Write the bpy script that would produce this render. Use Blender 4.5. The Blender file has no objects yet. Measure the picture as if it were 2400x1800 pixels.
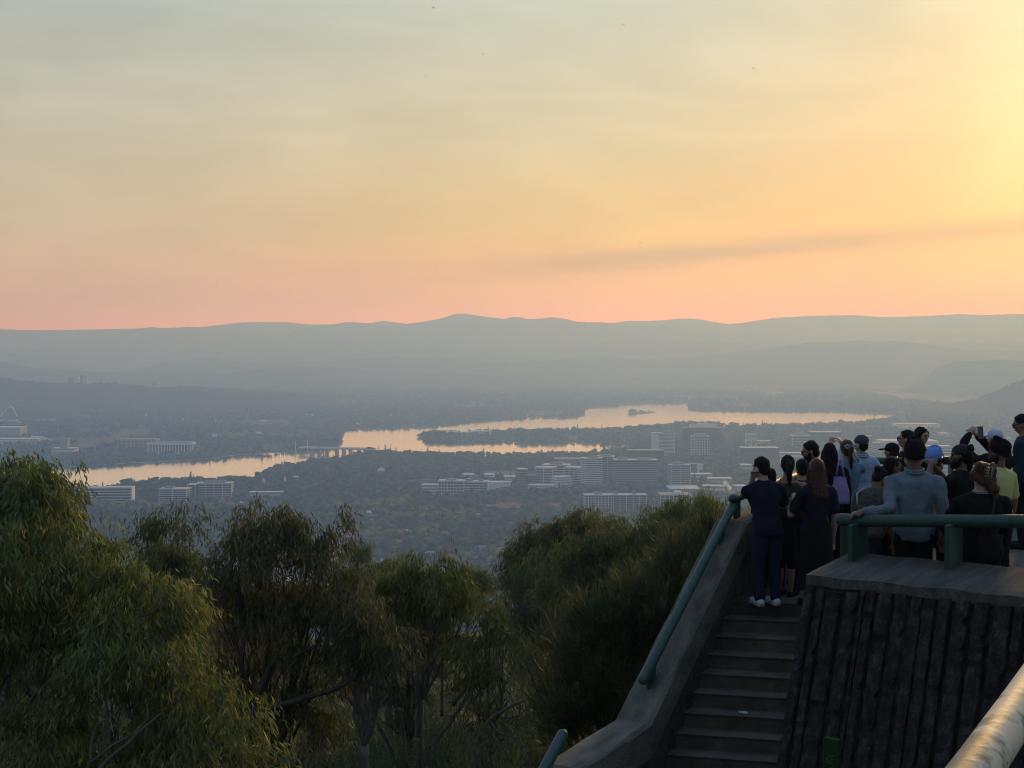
import bpy, bmesh, math, random
import numpy as np
from mathutils import Vector, Matrix
from mathutils.geometry import tessellate_polygon
random.seed(7); RNG = np.random.default_rng(11)
R = math.radians
SC = bpy.context.scene
COL = SC.collection

# ------------------------------------------------------------------ camera
F = 3297.0                                   # focal length in pixels of the 2400 px wide photograph
PITCH = math.atan(96 / F)
cam = bpy.data.cameras.new('camera'); cam_ob = bpy.data.objects.new('camera', cam); COL.objects.link(cam_ob)
cam.sensor_width = 36.0; cam.lens = 36.0 * F / 2400.0
cam.clip_start = 0.1; cam.clip_end = 60000
cam_ob.location = (0, 0, 0); cam_ob.rotation_euler = (R(90) - PITCH, 0, 0)
SC.camera = cam_ob

# ------------------------------------------------------------------ sun direction, world, exposure
SUN_AZ, SUN_EL = R(22.0), R(9.5)             # to the right of the view axis, low in the smoke
SUN = Vector((math.sin(SUN_AZ) * math.cos(SUN_EL), math.cos(SUN_AZ) * math.cos(SUN_EL), math.sin(SUN_EL)))
def lin(c): return tuple((v / 255 / 12.92) if v / 255 < .04045 else ((v / 255 + .055) / 1.055) ** 2.4 for v in c)

def build_world():
    w = bpy.data.worlds.new('World'); SC.world = w; w.use_nodes = True
    nt = w.node_tree; N = nt.nodes; L = nt.links; N.clear()
    def M(op, a, b=None, c=None, clamp=False):
        n = N.new('ShaderNodeMath'); n.operation = op; n.use_clamp = clamp
        for i, v in enumerate((a, b, c)):
            if v is None: continue
            if isinstance(v, (int, float)): n.inputs[i].default_value = v
            else: L.new(v, n.inputs[i])
        return n.outputs[0]
    def MIX(f, a, b, mode='MIX'):
        n = N.new('ShaderNodeMix'); n.data_type = 'RGBA'; n.blend_type = mode
        for i, v in ((0, f), (6, a), (7, b)):
            if isinstance(v, (int, float)): n.inputs[i].default_value = v
            elif isinstance(v, tuple): n.inputs[i].default_value = (*v, 1)
            else: L.new(v, n.inputs[i])
        return n.outputs[2]
    def RAMP(fac, stops):
        n = N.new('ShaderNodeValToRGB'); cr = n.color_ramp; cr.interpolation = 'EASE' if 0 else 'LINEAR'
        while len(cr.elements) < len(stops): cr.elements.new(.5)
        for e, (p, c) in zip(cr.elements, stops): e.position = p; e.color = (*c, 1)
        L.new(fac, n.inputs[0]); return n.outputs[0]
    tc = N.new('ShaderNodeTexCoord'); sep = N.new('ShaderNodeSeparateXYZ'); L.new(tc.outputs['Generated'], sep.inputs[0])
    x, y, z = sep.outputs
    hl = M('SQRT', M('ADD', M('MULTIPLY', x, x), M('ADD', M('MULTIPLY', y, y), 1e-5)))
    ca = M('DIVIDE', M('ADD', M('MULTIPLY', x, math.sin(SUN_AZ)), M('MULTIPLY', y, math.cos(SUN_AZ))), hl)
    daz = M('DIVIDE', M('ARCCOSINE', M('MINIMUM', M('MAXIMUM', ca, -1.0), 1.0)), math.pi)     # 0 at the sun, 1 opposite
    zz = M('MAXIMUM', z, 0.0)
    e = M('DIVIDE', zz, 0.5, clamp=True)                                                      # 0..1 for 0..30 degrees
    K = WORLD
    right = RAMP(e, [(p, c) for p, c in K['right']])
    mid = RAMP(e, [(p, c) for p, c in K['mid']])
    left = RAMP(e, [(p, c) for p, c in K['left']])
    back = RAMP(e, [(p, c) for p, c in K['back']])
    def MR(v, a, b):
        n = N.new('ShaderNodeMapRange'); n.interpolation_type = 'SMOOTHSTEP'
        L.new(v, n.inputs[0]); n.inputs[1].default_value = a; n.inputs[2].default_value = b; return n.outputs[0]
    c = MIX(MR(daz, 0.0, .11), right, mid)
    c = MIX(MR(daz, .09, .24), c, left)
    c = MIX(MR(daz, .22, .62), c, back)
    # uneven smoke: broad soft mottling and the long grey plume over the western hills
    mp = N.new('ShaderNodeMapping'); mp.inputs['Scale'].default_value = (2.2, 2.2, 7.0); L.new(tc.outputs['Generated'], mp.inputs[0])
    nz = N.new('ShaderNodeTexNoise'); nz.inputs['Scale'].default_value = 2.6; nz.inputs['Detail'].default_value = 6; nz.inputs['Roughness'].default_value = .56; nz.inputs['Distortion'].default_value = .6
    L.new(mp.outputs[0], nz.inputs[0])
    mott = M('ADD', .74, M('MULTIPLY', nz.outputs[0], .52))
    cc = N.new('ShaderNodeCombineColor')
    L.new(mott, cc.inputs[0]); L.new(mott, cc.inputs[1]); L.new(M('ADD', .66, M('MULTIPLY', nz.outputs[0], .68)), cc.inputs[2])
    c = MIX(1.0, c, cc.outputs[0], 'MULTIPLY')
    mp2 = N.new('ShaderNodeMapping'); mp2.inputs['Scale'].default_value = (5, 5, 60.0); L.new(tc.outputs['Generated'], mp2.inputs[0])
    nz2 = N.new('ShaderNodeTexNoise'); nz2.inputs['Scale'].default_value = 2.0; nz2.inputs['Detail'].default_value = 5
    L.new(mp2.outputs[0], nz2.inputs[0])
    tz = M('ADD', z, M('MULTIPLY', M('SUBTRACT', nz2.outputs[0], .5), .012))
    ctr = M('ADD', .053, M('MULTIPLY', x, .072))
    dd = M('DIVIDE', M('SUBTRACT', tz, ctr), M('ADD', .0095, M('MULTIPLY', x, -.006)))
    band = M('POWER', 2.718, M('MULTIPLY', M('MULTIPLY', dd, dd), -1.0))
    bm = M('MULTIPLY', M('MULTIPLY', band, MR(x, -.14, .16)), M('MULTIPLY', .95, MR(y, 0.0, .5)))
    c = MIX(bm, c, MIX(1.0, c, (.56, .60, .98), 'MULTIPLY'))
    # veiled sun glow
    vm = N.new('ShaderNodeVectorMath'); vm.operation = 'DOT_PRODUCT'; L.new(tc.outputs['Generated'], vm.inputs[0]); vm.inputs[1].default_value = SUN
    ang = M('ARCCOSINE', M('MINIMUM', vm.outputs['Value'], 1.0))
    def G(w): q = M('DIVIDE', ang, R(w)); return M('POWER', 2.718, M('MULTIPLY', M('MULTIPLY', q, q), -1.0))
    g1 = MIX(1.0, (.22, .19, .12), MIX(G(4.6), (0, 0, 0), (1, 1, 1)), 'MULTIPLY')
    g2 = MIX(1.0, (.06, .05, .02), MIX(G(8.0), (0, 0, 0), (1, 1, 1)), 'MULTIPLY')
    c = MIX(1.0, c, g1, 'ADD'); c = MIX(1.0, c, g2, 'ADD')
    sky = N.new('ShaderNodeTexSky'); sky.sky_type = 'NISHITA'; sky.sun_disc = False
    sky.sun_elevation = SUN_EL; sky.sun_rotation = SUN_AZ; sky.dust_density = 4.0; sky.altitude = 800
    bg1 = N.new('ShaderNodeBackground'); bg1.inputs[1].default_value = K['smoke']; L.new(c, bg1.inputs[0])
    bg2 = N.new('ShaderNodeBackground'); bg2.inputs[1].default_value = K['nishita']; L.new(sky.outputs[0], bg2.inputs[0])
    ad = N.new('ShaderNodeAddShader'); L.new(bg1.outputs[0], ad.inputs[0]); L.new(bg2.outputs[0], ad.inputs[1])
    out = N.new('ShaderNodeOutputWorld'); L.new(ad.outputs[0], out.inputs[0])
    w.cycles.sampling_method = 'MANUAL'; w.cycles.sample_map_resolution = 1024
WORLD = dict(
    smoke=1.0, nishita=0.006,
    right=[(0, (2.2, .50, .0)), (.06, (1.14, .40, .0)), (.16, (.84, .41, .03)), (.28, (.68, .44, .16)), (.46, (.60, .53, .33)), (1, (.31, .46, .70))],
    mid=[(0, (1.9, .56, .0)), (.06, (1.06, .48, .0)), (.16, (.82, .53, .12)), (.28, (.68, .57, .33)), (.46, (.60, .63, .53)), (1, (.25, .41, .68))],
    left=[(0, (1.3, .52, .16)), (.06, (.72, .43, .22)), (.16, (.58, .46, .28)), (.28, (.53, .49, .36)), (.46, (.42, .47, .44)), (1, (.20, .34, .63))],
    back=[(0, (.27, .27, .30)), (.06, (.25, .26, .29)), (.28, (.21, .235, .29)), (.46, (.20, .235, .31)), (1, (.20, .28, .41))])
build_world()
sl = bpy.data.lights.new('sun', 'SUN'); sl.energy = 1.9; sl.angle = R(6.0); sl.color = (1.0, .62, .22)
so = bpy.data.objects.new('sun', sl); COL.objects.link(so)
so.rotation_euler = (-SUN).to_track_quat('-Z', 'Y').to_euler()
SC.view_settings.view_transform = 'Standard'; SC.view_settings.look = 'None'
SC.view_settings.exposure = 0.0; SC.view_settings.gamma = 1.0; SC.view_settings.use_curve_mapping = False
SC.render.engine = 'CYCLES'
cy = SC.cycles
cy.use_denoising = True; cy.denoising_prefilter = 'ACCURATE'; cy.max_bounces = 5; cy.diffuse_bounces = 2; cy.glossy_bounces = 3; cy.transmission_bounces = 2
cy.volume_bounces = 2; cy.transparent_max_bounces = 8; cy.use_adaptive_sampling = False
cy.filter_width = 1.05; cy.caustics_reflective = False; cy.caustics_refractive = False; cy.sample_clamp_indirect = 4

# ------------------------------------------------------------------ pixel directions to places
CP, SP = math.cos(PITCH), math.sin(PITCH)
def ray(px, py):
    a, b = (px - 1200) / F, (900 - py) / F
    v = Vector((a, CP + b * SP, -SP + b * CP)); return v / v.y
def P(px, py, d): return ray(px, py) * d                    # at a forward distance d
def G(px, py, z=-287.0): r = ray(px, py); return r * (z / r.z)   # on a level plane
def topx(x, y, z):
    zc = y * CP - z * SP; yc = y * SP + z * CP
    return 1200 + F * x / zc, 900 - F * yc / zc
VZ = -287.0

# ------------------------------------------------------------------ materials
MATS = {}
def mat(name, c1, c2=None, scale=4.0, rough=.8, bump=0.0, bscale=None, stretch=(1, 1, 1), metallic=0.0, spec=.3, detail=5, c3=None, coat=0.0, space='pos', contrast=.25, rot=None):
    if name in MATS: return MATS[name]
    m = bpy.data.materials.new(name); m.use_nodes = True; MATS[name] = m
    nt = m.node_tree; N = nt.nodes; L = nt.links; b = N['Principled BSDF']
    b.inputs['Roughness'].default_value = rough; b.inputs['Metallic'].default_value = metallic
    b.inputs['Specular IOR Level'].default_value = spec; b.inputs['Coat Weight'].default_value = coat
    b.inputs['Base Color'].default_value = (*c1, 1)
    if space == 'pos':
        g = N.new('ShaderNodeNewGeometry'); src = g.outputs['Position']
    else:
        g = N.new('ShaderNodeTexCoord'); src = g.outputs['Object']
    mp = N.new('ShaderNodeMapping'); mp.inputs['Scale'].default_value = stretch; L.new(src, mp.inputs[0])
    if rot is not None: mp.vector_type = 'TEXTURE'; mp.inputs['Rotation'].default_value = (0, 0, rot); mp.inputs['Scale'].default_value = tuple(1 / v for v in stretch)
    if c2:
        nz = N.new('ShaderNodeTexNoise'); nz.inputs['Scale'].default_value = scale; nz.inputs['Detail'].default_value = detail; nz.inputs['Roughness'].default_value = .6
        L.new(mp.outputs[0], nz.inputs[0])
        r = N.new('ShaderNodeValToRGB'); L.new(nz.outputs[0], r.inputs[0])
        r.color_ramp.elements[0].position = .5 - contrast; r.color_ramp.elements[0].color = (*c1, 1)
        r.color_ramp.elements[1].position = .5 + contrast; r.color_ramp.elements[1].color = (*c2, 1)
        if c3:
            e = r.color_ramp.elements.new(.5); e.color = (*c3, 1)
        L.new(r.outputs[0], b.inputs['Base Color'])
    if bump:
        nz = N.new('ShaderNodeTexNoise'); nz.inputs['Scale'].default_value = bscale or scale * 3; nz.inputs['Detail'].default_value = 6
        L.new(mp.outputs[0], nz.inputs[0])
        bp = N.new('ShaderNodeBump'); bp.inputs['Strength'].default_value = min(1, bump); bp.inputs['Distance'].default_value = .05 if bump <= 1 else bump
        L.new(nz.outputs[0], bp.inputs['Height']); L.new(bp.outputs[0], b.inputs['Normal'])
    return m

def leaf_mat(name, greens, rough=.55, trans=.40):
    """foliage whose leaves differ by a per-leaf tint stored on the mesh"""
    if name in MATS: return MATS[name]
    m = bpy.data.materials.new(name); m.use_nodes = True; MATS[name] = m
    nt = m.node_tree; N = nt.nodes; L = nt.links; b = N['Principled BSDF']
    at = N.new('ShaderNodeAttribute'); at.attribute_name = 'tint'
    r = N.new('ShaderNodeValToRGB'); L.new(at.outputs['Fac'], r.inputs[0])
    while len(r.color_ramp.elements) < len(greens): r.color_ramp.elements.new(.5)
    for i, (e, c) in enumerate(zip(r.color_ramp.elements, greens)): e.position = i / (len(greens) - 1); e.color = (*c, 1)
    L.new(r.outputs[0], b.inputs['Base Color']); b.inputs['Roughness'].default_value = rough; b.inputs['Specular IOR Level'].default_value = .35
    t = N.new('ShaderNodeBsdfTranslucent'); L.new(r.outputs[0], t.inputs[0])
    mx = N.new('ShaderNodeMixShader'); mx.inputs[0].default_value = trans
    L.new(b.outputs[0], mx.inputs[1]); L.new(t.outputs[0], mx.inputs[2]); L.new(mx.outputs[0], N['Material Output'].inputs[0])
    return m

def tree_mat(name, cols):
    """far foliage: each tree takes its own green from its instance number"""
    if name in MATS: return MATS[name]
    m = bpy.data.materials.new(name); m.use_nodes = True; MATS[name] = m
    nt = m.node_tree; N = nt.nodes; L = nt.links; b = N['Principled BSDF']
    oi = N.new('ShaderNodeObjectInfo'); r = N.new('ShaderNodeValToRGB'); L.new(oi.outputs['Random'], r.inputs[0])
    while len(r.color_ramp.elements) < len(cols): r.color_ramp.elements.new(.5)
    for i, (e, c) in enumerate(zip(r.color_ramp.elements, cols)): e.position = i / (len(cols) - 1); e.color = (*c, 1)
    g = N.new('ShaderNodeTexCoord'); nz = N.new('ShaderNodeTexNoise'); nz.inputs['Scale'].default_value = 1.3; nz.inputs['Detail'].default_value = 3
    L.new(g.outputs['Object'], nz.inputs[0])
    mx = N.new('ShaderNodeMix'); mx.data_type = 'RGBA'; mx.blend_type = 'MULTIPLY'; mx.inputs[0].default_value = 1
    L.new(r.outputs[0], mx.inputs[6])
    r2 = N.new('ShaderNodeValToRGB'); r2.color_ramp.elements[0].position = .35; r2.color_ramp.elements[0].color = (.42, .48, .42, 1)
    r2.color_ramp.elements[1].position = .65; r2.color_ramp.elements[1].color = (1.4, 1.35, 1.2, 1)
    L.new(nz.outputs[0], r2.inputs[0]); L.new(r2.outputs[0], mx.inputs[7]); L.new(mx.outputs[2], b.inputs['Base Color'])
    b.inputs['Roughness'].default_value = .9; b.inputs['Specular IOR Level'].default_value = .1
    return m

# ------------------------------------------------------------------ object helpers
def tag(o, label=None, cat=None, group=None, kind=None):
    if label: o['label'] = label
    if cat: o['category'] = cat
    if group: o['group'] = group
    if kind: o['kind'] = kind
    return o
def empty(name, loc=(0, 0, 0), rz=0.0):
    o = bpy.data.objects.new(name, None); COL.objects.link(o); o.location = loc; o.rotation_euler = (0, 0, rz); o.empty_display_size = .3
    return o
def link(name, me, parent=None, loc=None):
    o = bpy.data.objects.new(name, me); COL.objects.link(o)
    if parent is not None: o.parent = parent
    if loc is not None: o.location = loc
    return o
def mesh(name, verts, faces, m=None, smooth=False):
    me = bpy.data.meshes.new(name); me.from_pydata([tuple(v) for v in verts], [], faces)
    if m: me.materials.append(m)
    if smooth: me.polygons.foreach_set('use_smooth', [True] * len(me.polygons))
    me.update(); return me
def npmesh(name, verts, quads, m=None, smooth=False, tint=None, n=4):
    me = bpy.data.meshes.new(name); V = len(verts); Q = len(quads)
    me.vertices.add(V); me.vertices.foreach_set('co', np.ascontiguousarray(verts, dtype=np.float32).ravel())
    me.loops.add(Q * n); me.loops.foreach_set('vertex_index', np.ascontiguousarray(quads, dtype=np.int32).ravel())
    me.polygons.add(Q); me.polygons.foreach_set('loop_start', np.arange(0, Q * n, n, dtype=np.int32))
    me.polygons.foreach_set('loop_total', np.full(Q, n, dtype=np.int32))
    if smooth: me.polygons.foreach_set('use_smooth', np.ones(Q, dtype=bool))
    if m: me.materials.append(m)
    me.update(calc_edges=True)
    if tint is not None:
        a = me.attributes.new('tint', 'FLOAT', 'POINT'); a.data.foreach_set('value', np.asarray(tint, dtype=np.float32))
    return me
CUBES = {}
def cube(name, c, s, m, parent=None, rz=0.0):
    """one box piece; alike pieces share their mesh"""
    if m.name not in CUBES:
        v = [(x, y, z) for x in (-.5, .5) for y in (-.5, .5) for z in (-.5, .5)]
        CUBES[m.name] = mesh('box_' + m.name, v, [(0, 1, 3, 2), (4, 6, 7, 5), (0, 4, 5, 1), (2, 3, 7, 6), (0, 2, 6, 4), (1, 5, 7, 3)], m)
    o = link(name, CUBES[m.name], parent, c); o.scale = s; o.rotation_euler = (0, 0, rz); return o
def prism(pts, z0, z1):
    n = len(pts); v = [(x, y, z0) for x, y in pts] + [(x, y, z1) for x, y in pts]
    f = [tuple(range(n))[::-1], tuple(range(n, 2 * n))] + [(i, (i + 1) % n, n + (i + 1) % n, n + i) for i in range(n)]
    return v, f
class Soup:
    def __init__(s): s.v = []; s.f = []
    def add(s, v, f): o = len(s.v); s.v += [tuple(p) for p in v]; s.f += [tuple(i + o for i in q) for q in f]; return s
    def loft(s, rings, closed=True):
        n = len(rings[0]); v = [p for r in rings for p in r]; f = []
        for k in range(len(rings) - 1):
            for i in range(n): j = (i + 1) % n; f.append((k * n + i, k * n + j, (k + 1) * n + j, (k + 1) * n + i))
        if closed: f.append(tuple(range(n))[::-1]); f.append(tuple((len(rings) - 1) * n + i for i in range(n)))
        return s.add(v, f)
    def tube(s, pts, rad, n=8, round_ends=False):
        pts = [Vector(p) for p in pts]; rad = [rad] * len(pts) if isinstance(rad, (int, float)) else list(rad)
        if round_ends:
            a, b = pts[0], pts[-1]; da = (a - pts[1]).normalized(); db = (b - pts[-2]).normalized(); ra, rb = rad[0], rad[-1]
            pre = [(a + da * ra * math.sin(t), ra * math.cos(t)) for t in (1.45, 1.0, .5)]
            post = [(b + db * rb * math.sin(t), rb * math.cos(t)) for t in (.5, 1.0, 1.45)]
            pts = [p for p, _ in pre] + pts + [p for p, _ in post]; rad = [r for _, r in pre] + rad + [r for _, r in post]
        rings = []; up = None
        for i, p in enumerate(pts):
            t = (pts[min(i + 1, len(pts) - 1)] - pts[max(i - 1, 0)]).normalized()
            if up is None:
                up = t.cross(Vector((0, 0, 1)) if abs(t.z) < .9 else Vector((1, 0, 0))).normalized()
            up = (up - t * up.dot(t)).normalized(); w = t.cross(up)
            rings.append([p + (up * math.cos(2 * math.pi * k / n) + w * math.sin(2 * math.pi * k / n)) * rad[i] for k in range(n)])
        return s.loft(rings)
    def ball(s, c, r, Rm=None, nu=12, nv=8):
        c = Vector(c); r = (r, r, r) if isinstance(r, (int, float)) else r; rings = []
        for j in range(nv + 1):
            ph = math.pi * (j + .02 * (j == 0) - .02 * (j == nv)) / nv - math.pi / 2; ring = []
            for i in range(nu):
                a = 2 * math.pi * i / nu; q = Vector((r[0] * math.cos(ph) * math.cos(a), r[1] * math.cos(ph) * math.sin(a), r[2] * math.sin(ph)))
                ring.append(c + (Rm @ q if Rm else q))
            rings.append(ring)
        return s.loft(rings)
    def box(s, c, sz, Rm=None):
        c = Vector(c); v = [Vector(((x - .5) * sz[0], (y - .5) * sz[1], (z - .5) * sz[2])) for x in (0, 1) for y in (0, 1) for z in (0, 1)]
        return s.add([c + (Rm @ q if Rm else q) for q in v], [(0, 1, 3, 2), (4, 6, 7, 5), (0, 4, 5, 1), (2, 3, 7, 6), (0, 2, 6, 4), (1, 5, 7, 3)])
    def mesh(s, name, m, smooth=False): return mesh(name, s.v, s.f, m, smooth)
    def obj(s, name, m, parent=None, smooth=False, loc=None): return link(name, s.mesh(name, m, smooth), parent, loc)
def fbm2(x, y, seed=0, oct=4):
    """cheap smooth value noise, arrays in, about -1..1 out"""
    x = np.asarray(x, dtype=np.float64); y = np.asarray(y, dtype=np.float64); out = np.zeros(np.broadcast(x, y).shape); amp = 1.0; tot = 0
    for o in range(oct):
        xi = np.floor(x); yi = np.floor(y); fx = x - xi; fy = y - yi; fx = fx * fx * (3 - 2 * fx); fy = fy * fy * (3 - 2 * fy)
        def h(a, b): q = np.sin(a * 127.1 + b * 311.7 + seed * 74.7 + o * 19.3) * 43758.5453; return (q - np.floor(q)) * 2 - 1
        out = out + amp * ((h(xi, yi) * (1 - fx) + h(xi + 1, yi) * fx) * (1 - fy) + (h(xi, yi + 1) * (1 - fx) + h(xi + 1, yi + 1) * fx) * fy)
        tot += amp; amp *= .5; x = x * 2.03 + 5.1; y = y * 2.03 + 1.7
    return out / tot

# ------------------------------------------------------------------ terrain
def ground_z(x, y):
    r = np.hypot(np.asarray(x, float) - 15.0, np.asarray(y, float) + 40.0)
    s = np.maximum(r - 50.0, 0.0); z = -5.0 - .185 * np.minimum(s, 130.0) - .37 * np.maximum(s - 130.0, 0.0)
    k = 18.0                                                     # soft foot of the hill
    return VZ + k * np.log1p(np.exp(np.clip((z - VZ) / k, -40, 40))) - 18.0 * np.exp(-np.clip(s, 0, 4000) / 4000) * 0
def build_ground():
    na = 180; rr = np.concatenate([[0.0], np.geomspace(3.0, 15600.0, 120)])
    a = np.linspace(0, 2 * np.pi, na, endpoint=False); RR, AA = np.meshgrid(rr, a, indexing='ij')
    X = RR * np.sin(AA); Y = RR * np.cos(AA)
    und = np.clip((RR - 12) / 200, 0, 1) * np.clip(1 - RR / 1500, 0, 1) * fbm2(X / 35, Y / 35, 3) * 3.0
    Z = ground_z(X, Y); Z = np.maximum(Z + und, VZ)
    i, j = np.meshgrid(np.arange(len(rr) - 1), np.arange(na), indexing='ij'); j2 = (j + 1) % na
    q = np.stack([i * na + j, i * na + j2, (i + 1) * na + j2, (i + 1) * na + j], -1).reshape(-1, 4)
    m = mat('dry_grass_ground', (.018, .022, .012), (.075, .066, .038), scale=.055, rough=.95, bump=.6, bscale=1.5, detail=8, c3=(.034, .036, .019))
    tag(link('ground', npmesh('ground', np.stack([X, Y, Z], -1).reshape(-1, 3), q, m, True)), kind='structure')
build_ground()

LAKE = [(-60, 1100), (163, 1095), (294, 1087), (384, 1083), (500, 1075), (552, 1068), (642, 1062), (690, 1060), (735, 1056), (790, 1047), (797, 1035), (800, 1020), (812, 1006),
        (900, 1003), (979, 1001), (1040, 997), (1103, 988), (1150, 984), (1239, 979), (1329, 978), (1361, 974), (1371, 968), (1361, 959), (1395, 953), (1445, 951), (1456, 946), (1526, 944),
        (1616, 944), (1614, 960), (1729, 963), (1800, 964), (1906, 963.6), (2016, 966.7), (2092, 969), (2110, 979), (2032, 992), (1900, 998), (1720, 1001), (1616, 992), (1515, 1004),
        (1424, 1011), (1320, 1011), (1200, 1013), (1100, 1015), (1010, 1017), (985, 1021), (979, 1025), (1008, 1036), (1103, 1037), (1262, 1037), (1330, 1037), (1400, 1040), (1470, 1040),
        (1512, 1041), (1506, 1052), (1440, 1055), (1413, 1066), (1370, 1067), (1280, 1068), (1260, 1070), (1126, 1070), (990, 1067), (900, 1063), (870, 1062), (802, 1080), (721, 1088),
        (710, 1092), (658, 1099), (600, 1127), (495, 1134), (450, 1128), (300, 1142), (221, 1154), (100, 1162), (-60, 1167)]
PONDS = [[(2078, 926), (2085, 921), (2105, 922), (2116, 926), (2100, 929)], [(2163, 930), (2166, 923), (2200, 924), (2250, 929), (2275, 932), (2240, 941), (2195, 944)],
         [(1760, 918), (1768, 914), (1785, 912), (1794, 915), (1780, 919)]]
def water_mat():
    m = bpy.data.materials.new('lake_water'); m.use_nodes = True; N = m.node_tree.nodes; L = m.node_tree.links; b = N['Principled BSDF']
    N.remove(b); b = N.new('ShaderNodeBsdfGlossy'); b.inputs['Roughness'].default_value = .10; b.inputs['Color'].default_value = (.97, .97, .96, 1); L.new(b.outputs[0], N['Material Output'].inputs[0])
    g = N.new('ShaderNodeNewGeometry'); mp = N.new('ShaderNodeMapping'); mp.inputs['Scale'].default_value = (.02, .006, .02); L.new(g.outputs['Position'], mp.inputs[0])
    nz = N.new('ShaderNodeTexNoise'); nz.inputs['Scale'].default_value = 1.2; nz.inputs['Detail'].default_value = 6; L.new(mp.outputs[0], nz.inputs[0])
    bp = N.new('ShaderNodeBump'); bp.inputs['Strength'].default_value = .05; bp.inputs['Distance'].default_value = .5; L.new(nz.outputs[0], bp.inputs['Height']); L.new(bp.outputs[0], b.inputs['Normal'])
    return m
WATER = water_mat()
def water(name, poly, z):
    pts = [G(x, y, z) for x, y in poly]
    me = mesh(name, pts, [tuple(t) for t in tessellate_polygon([pts])], WATER)
    bm = bmesh.new(); bm.from_mesh(me); bmesh.ops.recalc_face_normals(bm, faces=bm.faces)
    for f in bm.faces:
        if f.normal.z < 0: f.normal_flip()
    bm.to_mesh(me); bm.free(); tag(link(name, me), kind='structure'); return np.array([(p.x, p.y) for p in pts])
LAKE_XY = water('lake', LAKE, VZ + .5)
POND_XY = [water('pond', p, VZ + .5) for p in PONDS]
def inside(poly, x, y):
    c = np.zeros(len(x), bool); n = len(poly); j = n - 1
    for i in range(n):
        xi, yi = poly[i]; xj, yj = poly[j]
        c ^= ((yi > y) != (yj > y)) & (x < (xj - xi) * (y - yi) / ((yj - yi) + 1e-12) + xi); j = i
    return c

def ridge(name, pts, d, front, cols, amp=4.0, seed=1, back=500.0, rows=10, step=7):
    """a wooded hill range: crest line, long slope towards the city and a back slope"""
    xs = np.arange(pts[0][0], pts[-1][0] + 1, step, dtype=float); ys = np.interp(xs, [p[0] for p in pts], [p[1] for p in pts])
    ker = np.array([1, 3, 5, 3, 1]) / 13; ysp = np.pad(ys, 2, mode='edge'); ys = np.convolve(ysp, ker, 'valid')
    top = np.array([P(x, y, d) for x, y in zip(xs, ys)])
    V = []; nrow = rows + 3
    for r in range(nrow):
        t = (r - 2) / rows                                         # <0 behind the crest
        yy = np.where(t >= 0, d - front * t, d - back * t * rows / 2) if False else (d - front * t if t >= 0 else d - back * t * rows / 2)
        fall = (1 - t) ** 1.3 if t >= 0 else max(0, 1 + t * rows / 2) ** 1.5
        h = np.maximum(top[:, 2] - VZ, 0)
        gul = fbm2(xs / 60 + r * .35, np.full_like(xs, r * .6), seed, 4) * .16 * (0 < t < 1)
        z = VZ - 1.5 + (h + 1.5) * np.clip(fall * (1 + gul), 0, 1)
        tr = (fbm2(xs / 6.1, np.full_like(xs, r * 7.7), seed + 5, 2) + .6 * fbm2(xs / 2.3 * 7 / step, np.full_like(xs, r * 3.1), seed + 9, 2)) * amp
        z = z + tr * np.clip(h / 30, 0, 1) * (1 if t < 1 else 0)
        V.append(np.stack([top[:, 0], np.full_like(xs, yy), z], -1))
    V = np.array(V); n = len(xs)
    i, j = np.meshgrid(np.arange(nrow - 1), np.arange(n - 1), indexing='ij')
    q = np.stack([i * n + j, (i + 1) * n + j, (i + 1) * n + j + 1, i * n + j + 1], -1).reshape(-1, 4)
    m = mat('wooded_hill_' + cols[0], cols[1], cols[2], scale=cols[3], rough=1, bump=9.0, bscale=cols[3] * 3, detail=8, spec=.05)
    o = link(name, npmesh(name, V.reshape(-1, 3), q, m, True)); tag(o, kind='structure'); return o
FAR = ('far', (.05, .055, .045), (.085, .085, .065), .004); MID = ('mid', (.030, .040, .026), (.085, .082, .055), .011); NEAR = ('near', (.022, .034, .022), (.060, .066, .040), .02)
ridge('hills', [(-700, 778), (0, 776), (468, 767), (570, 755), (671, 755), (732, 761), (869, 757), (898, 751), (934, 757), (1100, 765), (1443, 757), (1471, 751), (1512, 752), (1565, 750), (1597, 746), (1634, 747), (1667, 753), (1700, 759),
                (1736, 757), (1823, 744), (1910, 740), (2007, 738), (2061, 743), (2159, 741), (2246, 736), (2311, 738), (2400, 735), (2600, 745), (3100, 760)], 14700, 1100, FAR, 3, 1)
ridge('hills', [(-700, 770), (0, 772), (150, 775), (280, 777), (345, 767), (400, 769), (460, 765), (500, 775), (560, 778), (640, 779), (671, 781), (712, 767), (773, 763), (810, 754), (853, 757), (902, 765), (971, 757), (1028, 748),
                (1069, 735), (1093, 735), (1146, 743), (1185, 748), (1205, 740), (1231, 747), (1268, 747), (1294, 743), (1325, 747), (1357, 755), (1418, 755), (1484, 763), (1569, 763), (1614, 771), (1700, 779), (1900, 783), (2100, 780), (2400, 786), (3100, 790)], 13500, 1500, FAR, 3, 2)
ridge('hills', [(-700, 836), (0, 830), (61, 824), (102, 816), (138, 814), (203, 818), (301, 818), (366, 826), (500, 822), (640, 820), (720, 815), (800, 829), (955, 822), (1030, 822), (1090, 828), (1300, 814), (1420, 800), (1600, 798), (1700, 801), (1800, 808), (2000, 812), (2300, 800), (3100, 800)], 12000, 1300, FAR, 3, 3)
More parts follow.
